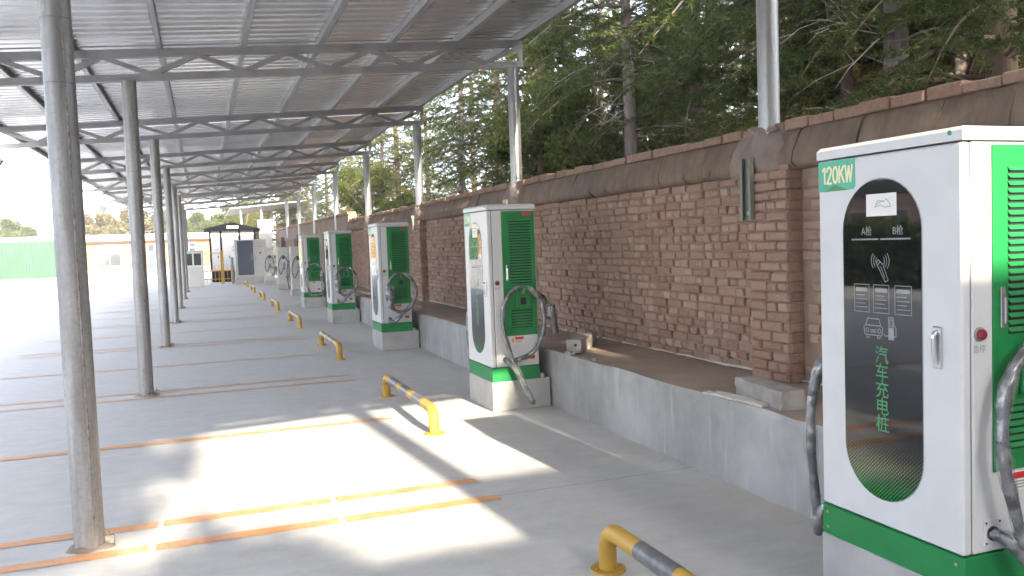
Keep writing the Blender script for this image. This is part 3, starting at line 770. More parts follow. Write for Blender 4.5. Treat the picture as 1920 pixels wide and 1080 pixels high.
    car = [[(cy-.045, cz-.03), (cy-.05, cz), (cy-.04, cz+.008), (cy-.03, cz+.035), (cy+.03, cz+.035), (cy+.04, cz+.008), (cy+.05, cz), (cy+.045, cz-.03), (cy-.045, cz-.03)], [(cy-.04, cz+.008), (cy+.04, cz+.008)], arc(cy-.032, cz-.012, .008, 0, 360, 8), arc(cy+.032, cz-.012, .008, 0, 360, 8), [(cy-.015, cz-.01), (cy+.015, cz-.01)], [(cy-.015, cz-.018), (cy+.015, cz-.018)], [(cy-.035, cz-.03), (cy-.035, cz-.042), (cy-.022, cz-.042), (cy-.022, cz-.03)], [(cy+.035, cz-.03), (cy+.035, cz-.042), (cy+.022, cz-.042), (cy+.022, cz-.03)]]
    car += [rect(.310, .335, .885, .970), rect(.316, .329, .935, .962), [(.310, .95), (.298, .93), (.298, .90), (.306, .895)], [(.335, .90), (.35, .895), (.36, .905)]]
    strokes(car, .0036, X).add([(X, .312, .888), (X, .333, .888), (X, .333, .930), (X, .312, .930)], [(0, 1, 2, 3)]).build('car_icon', 'print', door)
    for i, ch in enumerate('汽车充电桩'):
        T(door, text_mesh(ch, .074, 'gprint', .0003, .0005), 'vertical_text', (X, .372, .815-i*.0685), ROT_NX, .95)
    MB().prism(rect(.29, .445, 1.365, 1.452)[:4], 0, -.0064, -.0060).build('paper_note', 'label', door)
    strokes([[(.40, 1.40), (.385, 1.425), (.355, 1.42), (.34, 1.43), (.325, 1.415), (.32, 1.40)], [(.40, 1.40), (.37, 1.408), (.35, 1.398), (.32, 1.40)], [(.39, 1.41), (.36, 1.425)]], .003, -.0068).build('note_sketch', 'grey', door)
    # camera-side and far-side vent doors
    vd = MB().bbox(.135, .466, -.006, .0, .425, 1.598, .002).build('vent_door', 'green', root)
    MB().bbox(.135, .466, W_, W_+.006, .425, 1.598, .002).build('vent_door', 'green', root)
    lv = MB(); x0, x1 = .205, .425   # one pressed louver: hood with an open underside
    lv.add([(x0, -.006, .021), (x1, -.006, .021), (x0+.004, -.016, .006), (x1-.004, -.016, .006), (x0+.004, -.0145, .004), (x1-.004, -.0145, .004), (x0, -.006, .017), (x1, -.006, .017)], [(0, 1, 3, 2), (2, 3, 5, 4), (4, 5, 7, 6), (0, 2, 4, 6), (1, 7, 5, 3)])
    o = lv.build('tmp', 'green'); LM = o.data; LM.name = 'louver'; bpy.data.objects.remove(o)
    z = .925
    gz = []
    while z < 1.515: gz.append(z); z += .0262
    z = .505
    while z < .665: gz.append(z); z += .0262
    for z in gz: link('louver', LM, vd, (0, 0, z))
    for za, zb2 in ((.921, 1.512), (.501, .665)): MB().box(x0+.004, x1-.004, -.0064, -.006, za, zb2).build('louver_backing', 'dark', vd)
    MB().bbox(.168, .192, -.012, -.006, .945, 1.095, .003).build('latch_plate', 'chrome', vd)
    MB().bbox(.173, .187, -.024, -.012, .96, 1.06, .004).build('latch', 'chrome', vd)
    MB().bbox(.345, .43, -.0075, -.006, 1.555, 1.585, .0005).build('red_nameplate', 'redlabel', vd)
    # emergency stop
    bt = MB().tube([(.075, 0, .93), (.075, -.006, .93)], .026, 20).build('button_ring', 'grey', root)
    MB().tube([(.075, -.006, .93), (.075, -.018, .93), (.075, -.022, .93)], [.019, .019, .014], 18).build('emergency_button', 'red', root)
    T(root, text_mesh('急停', .030, 'grey', .0004), 'button_text', (.075, -.0006, .875), ROT_NY)
    # holster
    hs = MB().bbox(.255, .395, -.032, -.006, .70, .885, .008).build('holster', 'green', root)
    MB().bbox(.283, .355, -.036, -.032, .712, .79, .003).build('socket_rim', 'gprint', hs); MB().box(.29, .348, -.037, -.0355, .718, .784).build('socket', 'black', hs)
    T(hs, text_mesh('B', .055, 'print', .0006, .0006), 'side_letter', (.322, -.0328, .835), ROT_NY)
    hk = MB().tube(smooth_path([(.325, -.03, .875), (.325, -.075, .862), (.325, -.10, .87), (.325, -.105, .90)], 4), .010, 8).build('cable_hook', 'green', hs)
    # labels
    lb = MB().bbox(.20, .325, -.0022, -.0004, .345, .415, .0004).build('warning_label', 'label', root)
    MB().box(.235, .322, -.0028, -.0023, .388, .412).build('label_heading', 'redlabel', lb); MB().box(.203, .228, -.0028, -.0023, .36, .40).build('label_sign', 'orange', lb)
    b = MB()
    for z in (.378, .367, .356): b.box(.238, .315-.01*(z < .36), -.0027, -.0023, z-.003, z+.002)
    b.build('label_text', 'grey', lb)
    MB().bbox(.37, .43, -.002, -.0004, .195, .235, .0004).build('rating_plate', 'redlabel', root)
    # cable glands
    for sgn, yy in ((-1, 0), (1, W_)):
        gl = MB().bbox(.09, .175, yy-.004 if sgn < 0 else yy, yy if sgn < 0 else yy+.004, .16, .255, .001).build('gland_plate', 'white', root)
        MB().tube([(.13, yy, .205), (.13, yy+sgn*.012, .205)], .026, 16).build('gland', 'black', gl)
        for x, z in ((.1, .245), (.165, .245), (.1, .17), (.165, .17)): MB().tube([(x, yy, z), (x, yy+sgn*.007, z)], .004, 6).build('screw', 'black', gl)
    return root
base = build_cabinet()
LAB = {-1: 'nearest white and green charging cabinet, its black oval display filling the right edge',
       0: 'second charging cabinet from the camera, sunlit green band, gun hanging off its right side',
       1: 'third charging cabinet from the camera, thick cable ring with the gun hanging inside it',
       2: 'fourth charging cabinet, between the third and the shorter fifth green one',
       3: 'fifth green charging cabinet, farthest green one, wide thin cable ring'}
PLB = {-1: 'concrete plinth under the nearest charging cabinet', 0: 'sunlit concrete plinth under the second charging cabinet', 1: 'concrete plinth under the third charging cabinet',
       2: 'concrete plinth under the fourth charging cabinet', 3: 'concrete plinth under the fifth charging cabinet'}
VR = {-1: 'A', 0: 'A', 1: 'B', 2: 'B', 3: 'C'}
chargers = [(k, copy_tree(base)) for k in (-1, 0, 1, 2)]+[(3, base)]   # copies first, so that each gets its own cables
for k, root in chargers:
    dress_charger(root, k, VR[k])
    tag(root, LAB[k], 'charger', 'green and white charging cabinets')
    p = MB(); e = .008
    p.bbox(XC-e, XC+.575, YC0+k*D-e, YC0+k*D+W_+e, 0, ZBB, .006)
    po = tag(p.build('concrete_plinth', 'plinth'), PLB[k], 'plinth', 'charger plinths')
    MB().bbox(XC+DP+.01, XC+DP+.05, YC0+k*D+.01, YC0+k*D+.05, ZBB+.0, ZBB+.045, .004).build('mortar_lump', 'plinth', po)

# smaller white chargers farther on
def small_charger(x, y, label, plab, seed):
    pl = tag(MB().bbox(x-.02, x+.46, y-.02, y+.5, 0, .215, .006).build('concrete_plinth', 'plinth'), plab, 'plinth', 'charger plinths')
    r = empty('wall_charger', (x, y, .215)); tag(r, label, 'charger', 'small white chargers')
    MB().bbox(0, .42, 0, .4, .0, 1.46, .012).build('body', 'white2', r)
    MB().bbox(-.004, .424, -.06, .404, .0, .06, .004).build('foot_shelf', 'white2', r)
    o = MB().tube([(.22, 0, 1.32), (.22, -.006, 1.32)], .035, 16).build('round_badge', 'grey', r)
    MB().tube([(.22, -.006, 1.32), (.22, -.009, 1.32)], .020, 12).build('badge_centre', 'label', o)
    MB().bbox(.19, .28, -.02, 0, .99, 1.09, .006).build('socket', 'black', r)
    MB().bbox(-.006, 0, .08, .32, .5, 1.2, .002).build('display', 'grey', r)
    rr_ = random.Random(seed)
    cable_part(r, [(.30, -.01, .30), (.34, -.08, .22), (.40, -.1, .3), (.42, -.1, .6), (.36, -.09, .95), (.23, -.07, 1.12), (.10, -.08, 1.0), (.02, -.09, .75), (.03, -.1, .55), (.10, -.1, .4), (.19, -.1, .6), (.235, -.1, .78)], .018, seed, False)
    if seed == 1: cable_part(r, [(-.05, .42, .0), (-.09, .44, .25), (-.10, .44, .6), (-.06, .42, .9), (.02, .42, 1.02)], .018, 6, False)
    gun_part(r, (.235, -.10, .58), (0, 0, R_(90)), .8)
small_charger(2.79, 29.25, 'small white charger nearest to the green ones, with a big cable loop', 'concrete plinth under the nearest small white charger', 1)
small_charger(2.77, 34.45, 'middle one of the three small white chargers', 'concrete plinth under the middle small white charger', 2)
small_charger(2.58, 39.15, 'farthest small white charger, beside the slate blue cabinet', 'concrete plinth under the farthest small white charger', 3)

# ------------------------------------------------------------------ wheel stops
def wheel_stop():
    r = empty('wheel_stop', (0, 0, 0)); L = 1.96; h = .205; rd = .043
    b = MB(); bend = []
    pts = [(0, 0, .0), (0, 0, h-.10)]+[(0, .10-.10*math.cos(a), h-.10+.10*math.sin(a)) for a in [R_(15*i) for i in range(1, 7)]]
    pts2 = [(0, L-y, z) for (_, y, z) in reversed(pts)]
    b.tube(pts+[(0, L/2, h)]+pts2, rd, 16); pipe = b.build('pipe', 'yellow', r)
    for y0, y1 in ((.33, .66), (.84, 1.12), (1.30, 1.63)):
        MB().tube([(0, y0, h), (0, y1, h)], rd+.0015, 16, False).build('reflective_band', 'band', r)
    for y in (0, L): MB().tube([(0, y, 0), (0, y, .010)], .085, 20).tube([(.06, y, .01), (.06, y, .018)], .009, 6).tube([(-.06, y, .01), (-.06, y, .018)], .009, 6).build('flange', 'yellow', r)
    return r
ws0 = wheel_stop()
WL = {-1: 'nearest yellow pipe wheel stop, cut by the bottom of the photo', 0: 'yellow banded wheel stop before the second cabinet, in the sun patch', 1: 'yellow wheel stop before the third charging cabinet', 2: 'yellow wheel stop before the fourth charging cabinet',
      3: 'yellow wheel stop before the fifth green cabinet', 4: 'yellow wheel stop before the nearest small white charger', 5: 'yellow wheel stop before the middle small white charger', 6: 'farthest yellow wheel stop, before the slate blue cabinet'}
for k in range(-1, 7):
    r = ws0 if k == -1 else copy_tree(ws0)
    r.location = (1.7536, 6.8047+k*D, 0); tag(r, WL[k], 'wheel stop', 'yellow pipe wheel stops')

# ------------------------------------------------------------------ concrete blocks and rubble on the ledge
def rough_block(x0, x1, y0, y1, z0, z1, seed, name, m):
    r = random.Random(seed); b = MB(); nx, ny, nz = 3, 8, 3
    vs = {}; lst = []; fs_ = []
    def V(i, j, k):
        key = (i, j, k)
        if key not in vs:
            e = sum([i in (0, nx), j in (0, ny), k in (0, nz)])
            a = .003 if e == 1 else .006
            p = [x0+(x1-x0)*i/nx, y0+(y1-y0)*j/ny, z0+(z1-z0)*k/nz]
            p = [q+r.uniform(-a, a) for q in p]
            if k == 0: p[2] = z0
            vs[key] = len(lst); lst.append(tuple(p))
        return vs[key]
    for i in range(nx):
        for j in range(ny): fs_ += [(V(i, j, 0), V(i, j+1, 0), V(i+1, j+1, 0), V(i+1, j, 0)), (V(i, j, nz), V(i+1, j, nz), V(i+1, j+1, nz), V(i, j+1, nz))]
    for i in range(nx):
        for k in range(nz): fs_ += [(V(i, 0, k), V(i+1, 0, k), V(i+1, 0, k+1), V(i, 0, k+1)), (V(i, ny, k), V(i, ny, k+1), V(i+1, ny, k+1), V(i+1, ny, k))]
    for j in range(ny):
        for k in range(nz): fs_ += [(V(0, j, k), V(0, j, k+1), V(0, j+1, k+1), V(0, j+1, k)), (V(nx, j, k), V(nx, j+1, k), V(nx, j+1, k+1), V(nx, j, k+1))]
    b.add(lst, fs_)
    cx, cy = (x0+x1)/2, (y0+y1)/2
    b.v = [(x-cx, y-cy, z-z0) for x, y, z in b.v]; return b.build(name, m, None, (cx, cy, z0))
M['block'] = noisy('broken_concrete', (.24, .225, .205), (.36, .34, .315), 8, .9, bump=.8, bscale=40)
o = rough_block(3.18, 3.33, 4.04, 4.64, zk+.004, zk+.118, 1, 'concrete_block', 'block'); o.rotation_euler.z = R_(-9); o.location.x += .02
tag(o, 'long rough concrete block on the ledge, nearer one, left of the nearest cabinet', 'block', 'concrete blocks on the ledge')
o = rough_block(3.10, 3.24, 6.93, 7.62, zk+.004, zk+.125, 2, 'concrete_block', 'block'); o.rotation_euler.z = R_(-38); o.location.x += .22; o.location.y += .06
tag(o, 'pale concrete block on the ledge, farther one, beside the second cabinet', 'block', 'concrete blocks on the ledge')
MB().tube([(0, 0, 0), (0, -.003, 0)], .013, 10).build('drill_hole', 'dark', o, (.02, -.352, .075))
o = rough_block(3.10, 3.20, 4.20, 4.78, zk+.004, zk+.020, 4, 'wood_lath', 'grout'); o.rotation_euler.z = R_(4)
tag(o, 'thin pale flat lath on the ledge edge under the nearer block', 'lath')
for i, (x, y, a, s) in enumerate([(3.115, 7.0, 20, .06), (3.13, 6.55, 0, .025), (3.14, 4.73, 40, .03), (3.12, 6.2, 10, .02)]):
    o = rough_block(x-s/2, x+s/2, y-s*.8, y+s*.8, zk+.002, zk+.012+s*.3, 10+i, 'rubble_chip', 'block')
    tag(o, ['flat broken chip at the edge beside the farther concrete block', 'small concrete chip on the ledge edge right of the farther block', 'small chip on the ledge edge at the end of the lath', 'tiny concrete chip on the ledge edge midway between the blocks'][i], 'rubble', 'rubble chips')

# ------------------------------------------------------------------ far end of the yard
# transformer kiosk
kx0, kx1, ky = .38, 2.62, 46.0
K = empty('transformer_kiosk', (1.5, 47.2, 0)); tag(K, 'white transformer kiosk with charcoal gable roof and black corner trims', 'kiosk')
KI = Matrix.Translation((-1.5, -47.2, 0))
def kp(b, n, m, parent=None):
    o = b.build(n, m, parent or K)
    if parent is None: o.matrix_parent_inverse = KI
    return o
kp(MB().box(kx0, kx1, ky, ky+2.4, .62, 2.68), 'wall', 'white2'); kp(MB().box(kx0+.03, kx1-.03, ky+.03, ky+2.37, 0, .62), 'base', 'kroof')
kp(MB().box(kx0-.02, kx1+.02, ky-.03, ky+2.43, .58, .64), 'sill', 'orange')
for x in (kx0-.03, kx0+.50, kx0+1.42, kx1-.06): kp(MB().box(x, x+.09, ky-.03, ky-.002, .64, 2.66), 'corner_trim', 'kroof')
rf = kp(MB().prism([(.12, 2.66), (2.90, 2.62), (2.90, 2.72), (1.50, 3.08), (.12, 2.78)], 1, ky-.25, ky+2.65), 'roof', 'kroof')
kp(MB().box(1.24, 1.80, ky-.262, ky-.252, 2.76, 2.90), 'name_sign', 'label', rf)
kp(MB().prism([(1.42, 1.72), (1.66, 1.72), (1.54, 1.95)], 1, ky-.006, ky-.002), 'warning_sign', 'grey'); kp(MB().box(1.44, 1.64, ky-.006, ky-.002, 1.58, 1.67), 'warning_plate', 'grey')
kp(MB().box(.62, .80, ky-.006, ky-.002, 1.66, 1.73), 'warning_plate', 'grey')
for x in (.72, 1.28, 1.9): kp(MB().box(x, x+.05, ky-.02, ky-.002, 1.25, 1.36), 'door_handle', 'black')
# slate blue cabinet
Cb = empty('power_cabinet', (2.2, 42.5, 0)); tag(Cb, 'tall power cabinet with slate blue door and white side panel', 'cabinet'); KI2 = Matrix.Translation((-2.2, -42.5, 0))
def cp2(b, n, m, parent=None):
    o = b.build(n, m, parent or Cb)
    if parent is None: o.matrix_parent_inverse = KI2
    return o
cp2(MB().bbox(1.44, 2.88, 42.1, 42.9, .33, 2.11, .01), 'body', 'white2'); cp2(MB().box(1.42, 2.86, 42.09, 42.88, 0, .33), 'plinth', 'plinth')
dr = cp2(MB().bbox(1.56, 2.28, 42.075, 42.1, .42, 2.06, .004), 'door', 'cabdoor'); cp2(MB().box(2.2, 2.24, 42.05, 42.075, 1.15, 1.4), 'door_handle', 'chrome', dr)
dr = cp2(MB().bbox(2.33, 2.85, 42.085, 42.1, .42, 2.06, .004), 'door', 'white2'); cp2(MB().box(2.37, 2.40, 42.06, 42.085, 1.1, 1.3), 'door_handle', 'grey', dr); cp2(MB().box(2.56, 2.64, 42.075, 42.085, 1.42, 1.5), 'meter', 'black', dr)
cp2(MB().box(2.5, 2.7, 42.078, 42.085, 1.75, 1.80), 'name_plate', 'grey', dr)
# concrete pillar with cap behind
P_ = empty('concrete_pillar', (3.15, 46.3, 0)); tag(P_, 'pale concrete pillar with a wide cap where the wall ends', 'pillar')
for b, n in ((MB().bbox(-.33, .33, -.33, .33, 0, 2.75, .02), 'shaft'), (MB().bbox(-.36, .36, -.36, .36, 2.75, 3.18, .03), 'cap')): b.build(n, 'pillar', P_)
# guard booth
B = empty('guard_booth', (-.42, 41.6, 0)); tag(B, 'small grey guard booth with a two pane window beside the far columns', 'booth'); BI = Matrix.Translation((.42, -41.6, 0))
def bp_(b, n, m, parent=None):
    o = b.build(n, m, parent or B)
    if parent is None: o.matrix_parent_inverse = BI
    return o
bp_(MB().bbox(-.86, .02, 41, 42.2, 0, 1.62, .01), 'wall', 'white2'); bp_(MB().bbox(-.90, .06, 40.95, 42.25, 1.62, 1.68, .01), 'roof', 'white2')
wn = bp_(MB().box(-.82, -.03, 40.985, 41, .93, 1.60), 'window', 'winframe')
for x in (-.77, -.39): bp_(MB().box(x, x+.31, 40.978, 40.985, 1.0, 1.54), 'pane', 'pane', wn)
# yellow fence with posts
Fz = empty('yellow_fence', (1.0, 43.7, 0)); tag(Fz, 'yellow steel fence with one thick post before the kiosk', 'fence'); FI = Matrix.Translation((-1.0, -43.7, 0))
def fp(b, n, m):
    o = b.build(n, m, Fz); o.matrix_parent_inverse = FI
fp(MB().bbox(.80, .96, 43.65, 43.75, 0, 1.62, .01), 'gate_post', 'yellow')
for z in (.22, .62, 1.50): fp(MB().box(-.10, .80, 43.69, 43.715, z, z+.04), 'rail', 'yellow')
for z in (.22, .62): fp(MB().box(.96, 1.56, 43.69, 43.715, z, z+.04), 'rail', 'yellow')
for x in (-.08, .12, .32, .52, .70, 1.1, 1.26, 1.42, 1.54): fp(MB().box(x, x+.028, 43.70, 43.725, .02, .90 if x > 0 else 1.62), 'bar', 'yellow')
tag(MB().tube([(1.33, 43.3, 0), (1.33, 43.3, 1.25)], .07, 14).tube([(1.33, 43.3, 1.25), (1.33, 43.3, 1.30)], [.075, .05], 14).build('bollard', 'pillar'), 'grey round bollard before the yellow fence', 'bollard')
tag(MB().bbox(3.48, 3.62, 40.6, 40.74, 0, 2.15, .01).build('post', 'bark2'), 'dark brown post by the wall beyond the farthest small charger', 'post')
tag(MB().tube([(3.80, 36.2, 0), (3.80, 36.2, 2.1)], .06, 10).tube([(3.80, 36.2, 2.1), (3.80, 36.5, 2.12)], .05, 10).build('red_pipe', 'stripe'), 'dark red pipe standing against the rendered wall', 'pipe')
# long low building across the end of the yard
H = empty('long_building', (-8, 84, 0)); tag(H, 'long low peach building with pale parapet at the end of the yard', 'building'); HI = Matrix.Translation((8, -84, 0))
def hp(b, n, m, parent=None):
    o = b.build(n, m, parent or H)
    if parent is None: o.matrix_parent_inverse = HI
    return o
hp(MB().box(-26, 3.5, 80, 87, 0, 2.62), 'wall', 'houseorange'); hp(MB().box(-26.2, 3.7, 79.6, 87.2, 2.80, 3.36), 'parapet', 'parapet'); hp(MB().box(-26.1, 3.6, 79.7, 87.1, 2.62, 2.80), 'eaves_band', 'stripe')
hp(MB().box(-26, 3.5, 79.96, 80, 0, .38), 'wall_base', 'parapet')
def hwin(x0, x1, z0, z1, mid=True):
    w_ = hp(MB().box(x0, x1, 79.95, 80.02, z0, z1), 'window', 'winframe')
    zm = z0+(z1-z0)*.62; n = 2
    for i in range(n):
        a = x0+.06+(x1-x0-.06)*i/n; c = x0+(x1-x0-.06)*(i+1)/n
        hp(MB().box(a, c, 79.94, 79.95, z0+.06, zm-.04), 'pane', 'pane', w_); hp(MB().box(a, c, 79.94, 79.95, zm+.04, z1-.06), 'pane', 'pane', w_)
    hp(MB().box(x0-.1, x1+.1, 79.85, 79.95, z0-.08, z0), 'sill', 'parapet', w_)
hwin(-8.45, -6.62, .62, 2.48); hwin(-1.7, -.5, 1.3, 2.5); hwin(-12.6, -10.8, .62, 2.48); hwin(-18, -16.2, .62, 2.48); hwin(1.2, 2.6, .62, 2.48)
dr = hp(MB().box(-4.5, -3.9, 79.94, 80.02, .0, 2.45), 'door', 'winframe'); hp(MB().box(-4.46, -3.94, 79.93, 79.94, 0, 1.75), 'door_leaf', 'doorgreen', dr); hp(MB().box(-4.44, -3.96, 79.93, 79.94, 1.82, 2.40), 'pane', 'pane', dr)
# green corrugated shed
G = empty('green_shed', (-14, 74, 0)); tag(G, 'green corrugated metal enclosure at the far left', 'shed'); GI = Matrix.Translation((14, -74, 0))
def corr(x0, x1, y, z0, z1, pitch=.22, a=.05):
    b = MB(); n = int((x1-x0)/pitch*4); vs = []
    for i in range(n+1):
        x = x0+(x1-x0)*i/n; yy = y+[0, 0, -a, -a][i % 4]; vs += [(x, yy, z0), (x, yy, z1)]
    return b.add(vs, [(2*i, 2*i+2, 2*i+3, 2*i+1) for i in range(n)])
def gp(b, n, m):
    o = b.build(n, m, G); o.matrix_parent_inverse = GI
x = -19.0; i = 0
while x < -10.6:
    gp(corr(x, min(x+.88, -10.5), 74, 0.02, 2.86+.05*random.random()), 'sheet_panel', 'shedgreen'); x += .88; i += 1
gp(MB().box(-10.55, -10.45, 74.06, 78, 0, 2.8), 'side_wall', 'shedgreen'); gp(MB().box(-10.62, -10.46, 73.93, 74.05, 0, 2.95), 'corner_post', 'shedgreen'); gp(MB().box(-19, -10.62, 74.01, 74.05, 2.70, 2.78), 'top_rail', 'kroof')
# second canopy beyond the kiosk
Q = empty('far_canopy', (4, 62, 0)); tag(Q, 'pale metal canopy on two thin posts far behind the kiosk', 'canopy')
for x in (-1.5, -.2): MB().tube([(x, -4, 0), (x, -4, 4.3)], .09, 10).build('column', 'galv', Q)
MB().prism([(-2.2, 4.3), (3.0, 4.75), (3.0, 4.80), (-2.2, 4.35)], 1, -5, 6).build('roof_sheet', 'truss', Q)
# flood lamps on the yard-side eave
def flood(loc, label):
    r = empty('flood_lamp', loc); tag(r, label, 'lamp', 'flood lamps on the eave')
    b = MB().bbox(-.14, .14, -.05, .05, -.12, .06, .015).build('housing', 'grey', r); b.rotation_euler = (0, R_(35), 0)
    l2 = MB().box(-.12, .12, -.045, .045, -.125, -.121).build('lens', 'label', r); l2.rotation_euler = (0, R_(35), 0)
    MB().tube([(0, 0, .04), (.02, 0, .15)], .014, 8).build('bracket', 'grey', r)
flood((-3.05, 15.46, zb_(-3.05)-.18), 'flood lamp hanging from the canopy eave at the left edge')
flood((-3.05, 31.02, zb_(-3.05)-.18), 'flood lamp on the canopy eave farther along')
w_ = [(-3.05, 15.46, 3.18)]+[(-3.05-i*1.2, 15.46+i*2.5, 3.18-.05*math.sin(math.pi*i/12)+.10*i) for i in range(1, 13)]
tag(MB().tube(w_, .006, 5).build('overhead_wire', 'black'), 'thin wire strung from the eave lamp out over the yard', 'wire')

# ------------------------------------------------------------------ trees
def fast_mesh(name, V, tri_count, m):
    """V: (tri_count*3,3) loose triangles"""
    me = bpy.data.meshes.new(name); me.vertices.add(tri_count*3); me.vertices.foreach_set('co', V.astype(np.float32).ravel())
    me.loops.add(tri_count*3); me.loops.foreach_set('vertex_index', np.arange(tri_count*3, dtype=np.int32))
    me.polygons.add(tri_count); me.polygons.foreach_set('loop_start', np.arange(0, tri_count*3, 3, dtype=np.int32))
    me.polygons.foreach_set('loop_total', np.full(tri_count, 3, np.int32)); me.update(calc_edges=True); me.validate()
    me.materials.append(M[m]); return me
def unit(a): return a/np.maximum(np.linalg.norm(a, axis=-1, keepdims=True), 1e-9)
def needles(P, Dr, n, length, width, rng, spread=.9):
    """n thin triangles round every point P with twig direction Dr"""
    P = np.repeat(P, n, 0); Dr = np.repeat(Dr, n, 0)
    d = unit(Dr*.55+rng.normal(size=P.shape)*spread*.6); L = length*rng.uniform(.6, 1.25, (len(P), 1))
    sd = unit(np.cross(d, rng.normal(size=P.shape)))*width*rng.uniform(.7, 1.3, (len(P), 1))
    base_ = P+rng.normal(size=P.shape)*.012
    V = np.stack([base_-sd, base_+sd, base_+d*L], 1); return V.reshape(-1, 3)
def conifer(seed, H=11.0, zlo=2.0, nbr=80, Lmax=2.6, r0=.13, bark='bark', needle='needle', dens=1.0, dead=16):
    rng = np.random.default_rng(seed); b = MB(); n = 14
    bend = rng.normal(0, .09, (2,)); P = []; Rr = []
    for i in range(n+1):
        t = i/n; P.append((bend[0]*t*t*3+.04*math.sin(t*6+seed), bend[1]*t*t*3+.04*math.cos(t*5+seed), H*t)); Rr.append(r0*(1-t)**.8+.012)
    b.tube(P, Rr, 12); PA = np.array(P)
    at = lambda z: np.array([np.interp(z, PA[:, 2], PA[:, i]) for i in range(3)])
    tufP, tufD = [], []; limb = MB()
    for q in range(nbr):
        f = (q+rng.uniform(0, 1))/nbr; z = zlo+(H-zlo-.2)*f**1.05
        L = (Lmax*(1-f)**.75+.25)*rng.uniform(.6, 1.15); a = q*2.399+rng.normal(0, .4)
        up = rng.uniform(.0, .35); drp = rng.uniform(.35, .7)
        d = np.array([math.cos(a), math.sin(a), 0]); o = at(z); m = 7
        pts = [o+d*L*s+np.array([0, 0, up*L*s-drp*L*s*s]) for s in np.linspace(0, 1, m)]
        limb.tube(pts, [max(.004, .030*(L/2.6)*(1-s)+.004) for s in np.linspace(0, 1, m)], 5)
        nt_ = max(5, int(15*L/2*dens)); side = np.array([-d[1], d[0], 0])
        for j in range(nt_):
            s = .18+.82*(j+rng.uniform(0, 1))/nt_; i0 = min(int(s*(m-1)), m-2); fr = s*(m-1)-i0
            p0 = pts[i0]*(1-fr)+pts[i0+1]*fr
            tl = (.28+.5*(1-s))*min(1.2, L/1.6)*rng.uniform(.6, 1.2); sg = 1 if j % 2 else -1
            td = unit(side*sg*.8+d*.75+np.array([0, 0, rng.uniform(-.5, .12)])+rng.normal(0, .12, 3)); m2 = max(4, int(tl/.055))
            ss = np.linspace(.08, 1, m2)[:, None]
            tufP.append(p0+td*tl*ss+np.array([0, 0, -.18*tl])*ss**2); tufD.append(np.repeat((td+np.array([0, 0, -.25]))[None], m2, 0))
    TP, TD = np.concatenate(tufP), unit(np.concatenate(tufD))
    V = needles(TP, TD, 11, .085, .0075, rng)
    crown = fast_mesh('crown', V, len(V)//3, needle)
    dm = MB()
    for q in range(dead):
        z = rng.uniform(.6, zlo+1.6); a = rng.uniform(0, 6.28); L = rng.uniform(.5, 1.7); d = np.array([math.cos(a), math.sin(a), rng.uniform(-.35, .35)]); o = at(z)
        pts = [o+d*L*s+np.array([0, 0, -.25*L*s*s])+rng.normal(0, .02, 3) for s in np.linspace(0, 1, 5)]
        dm.tube(pts, [.014, .011, .009, .006, .003], 4)
        for j in range(3):
            s = rng.uniform(.3, .9); p0 = o+d*L*s+np.array([0, 0, -.25*L*s*s]); dd = d+rng.normal(0, .6, 3); dm.tube([p0, p0+dd*.25, p0+dd*.4+np.array([0, 0, -.05])], [.006, .004, .002], 3)
    tm = b.mesh('trunk', bark); lm = limb.mesh('limbs', bark); dmm = dm.mesh('dead_twigs', 'deadtwig')
    return tm, crown, lm, dmm
CON = [conifer(1, 11.5, 3.9, 84, 2.4, .135, 'bark', 'needle', dead=46), conifer(2, 12, 3.3, 90, 2.7, .15, 'bark2', 'needle', dead=40), conifer(3, 10, 1.6, 90, 2.4, .12, 'bark', 'needle_sunlit', dead=24), conifer(4, 12.5, .8, 110, 2.8, .16, 'bark2', 'needle')]
def plant(var, loc, rz, sc, name, label, cat, group):
    r = empty(name, loc, rz); r.scale = (sc[0], sc[0], sc[1]) if isinstance(sc, tuple) else (sc, sc, sc)
    for nm, me in zip(('trunk', 'crown', 'limbs', 'dead_twigs'), var): link(nm, me, r)
    tag(r, label, cat, group); return r
def px_pos(u, X, v=0):
    """ground position with the given world X seen in photo column u"""
    d = Fv+R2*((u-960)/1571.94)-U2*((330-540)/1571.94); t = X/d.x; return d.y*t
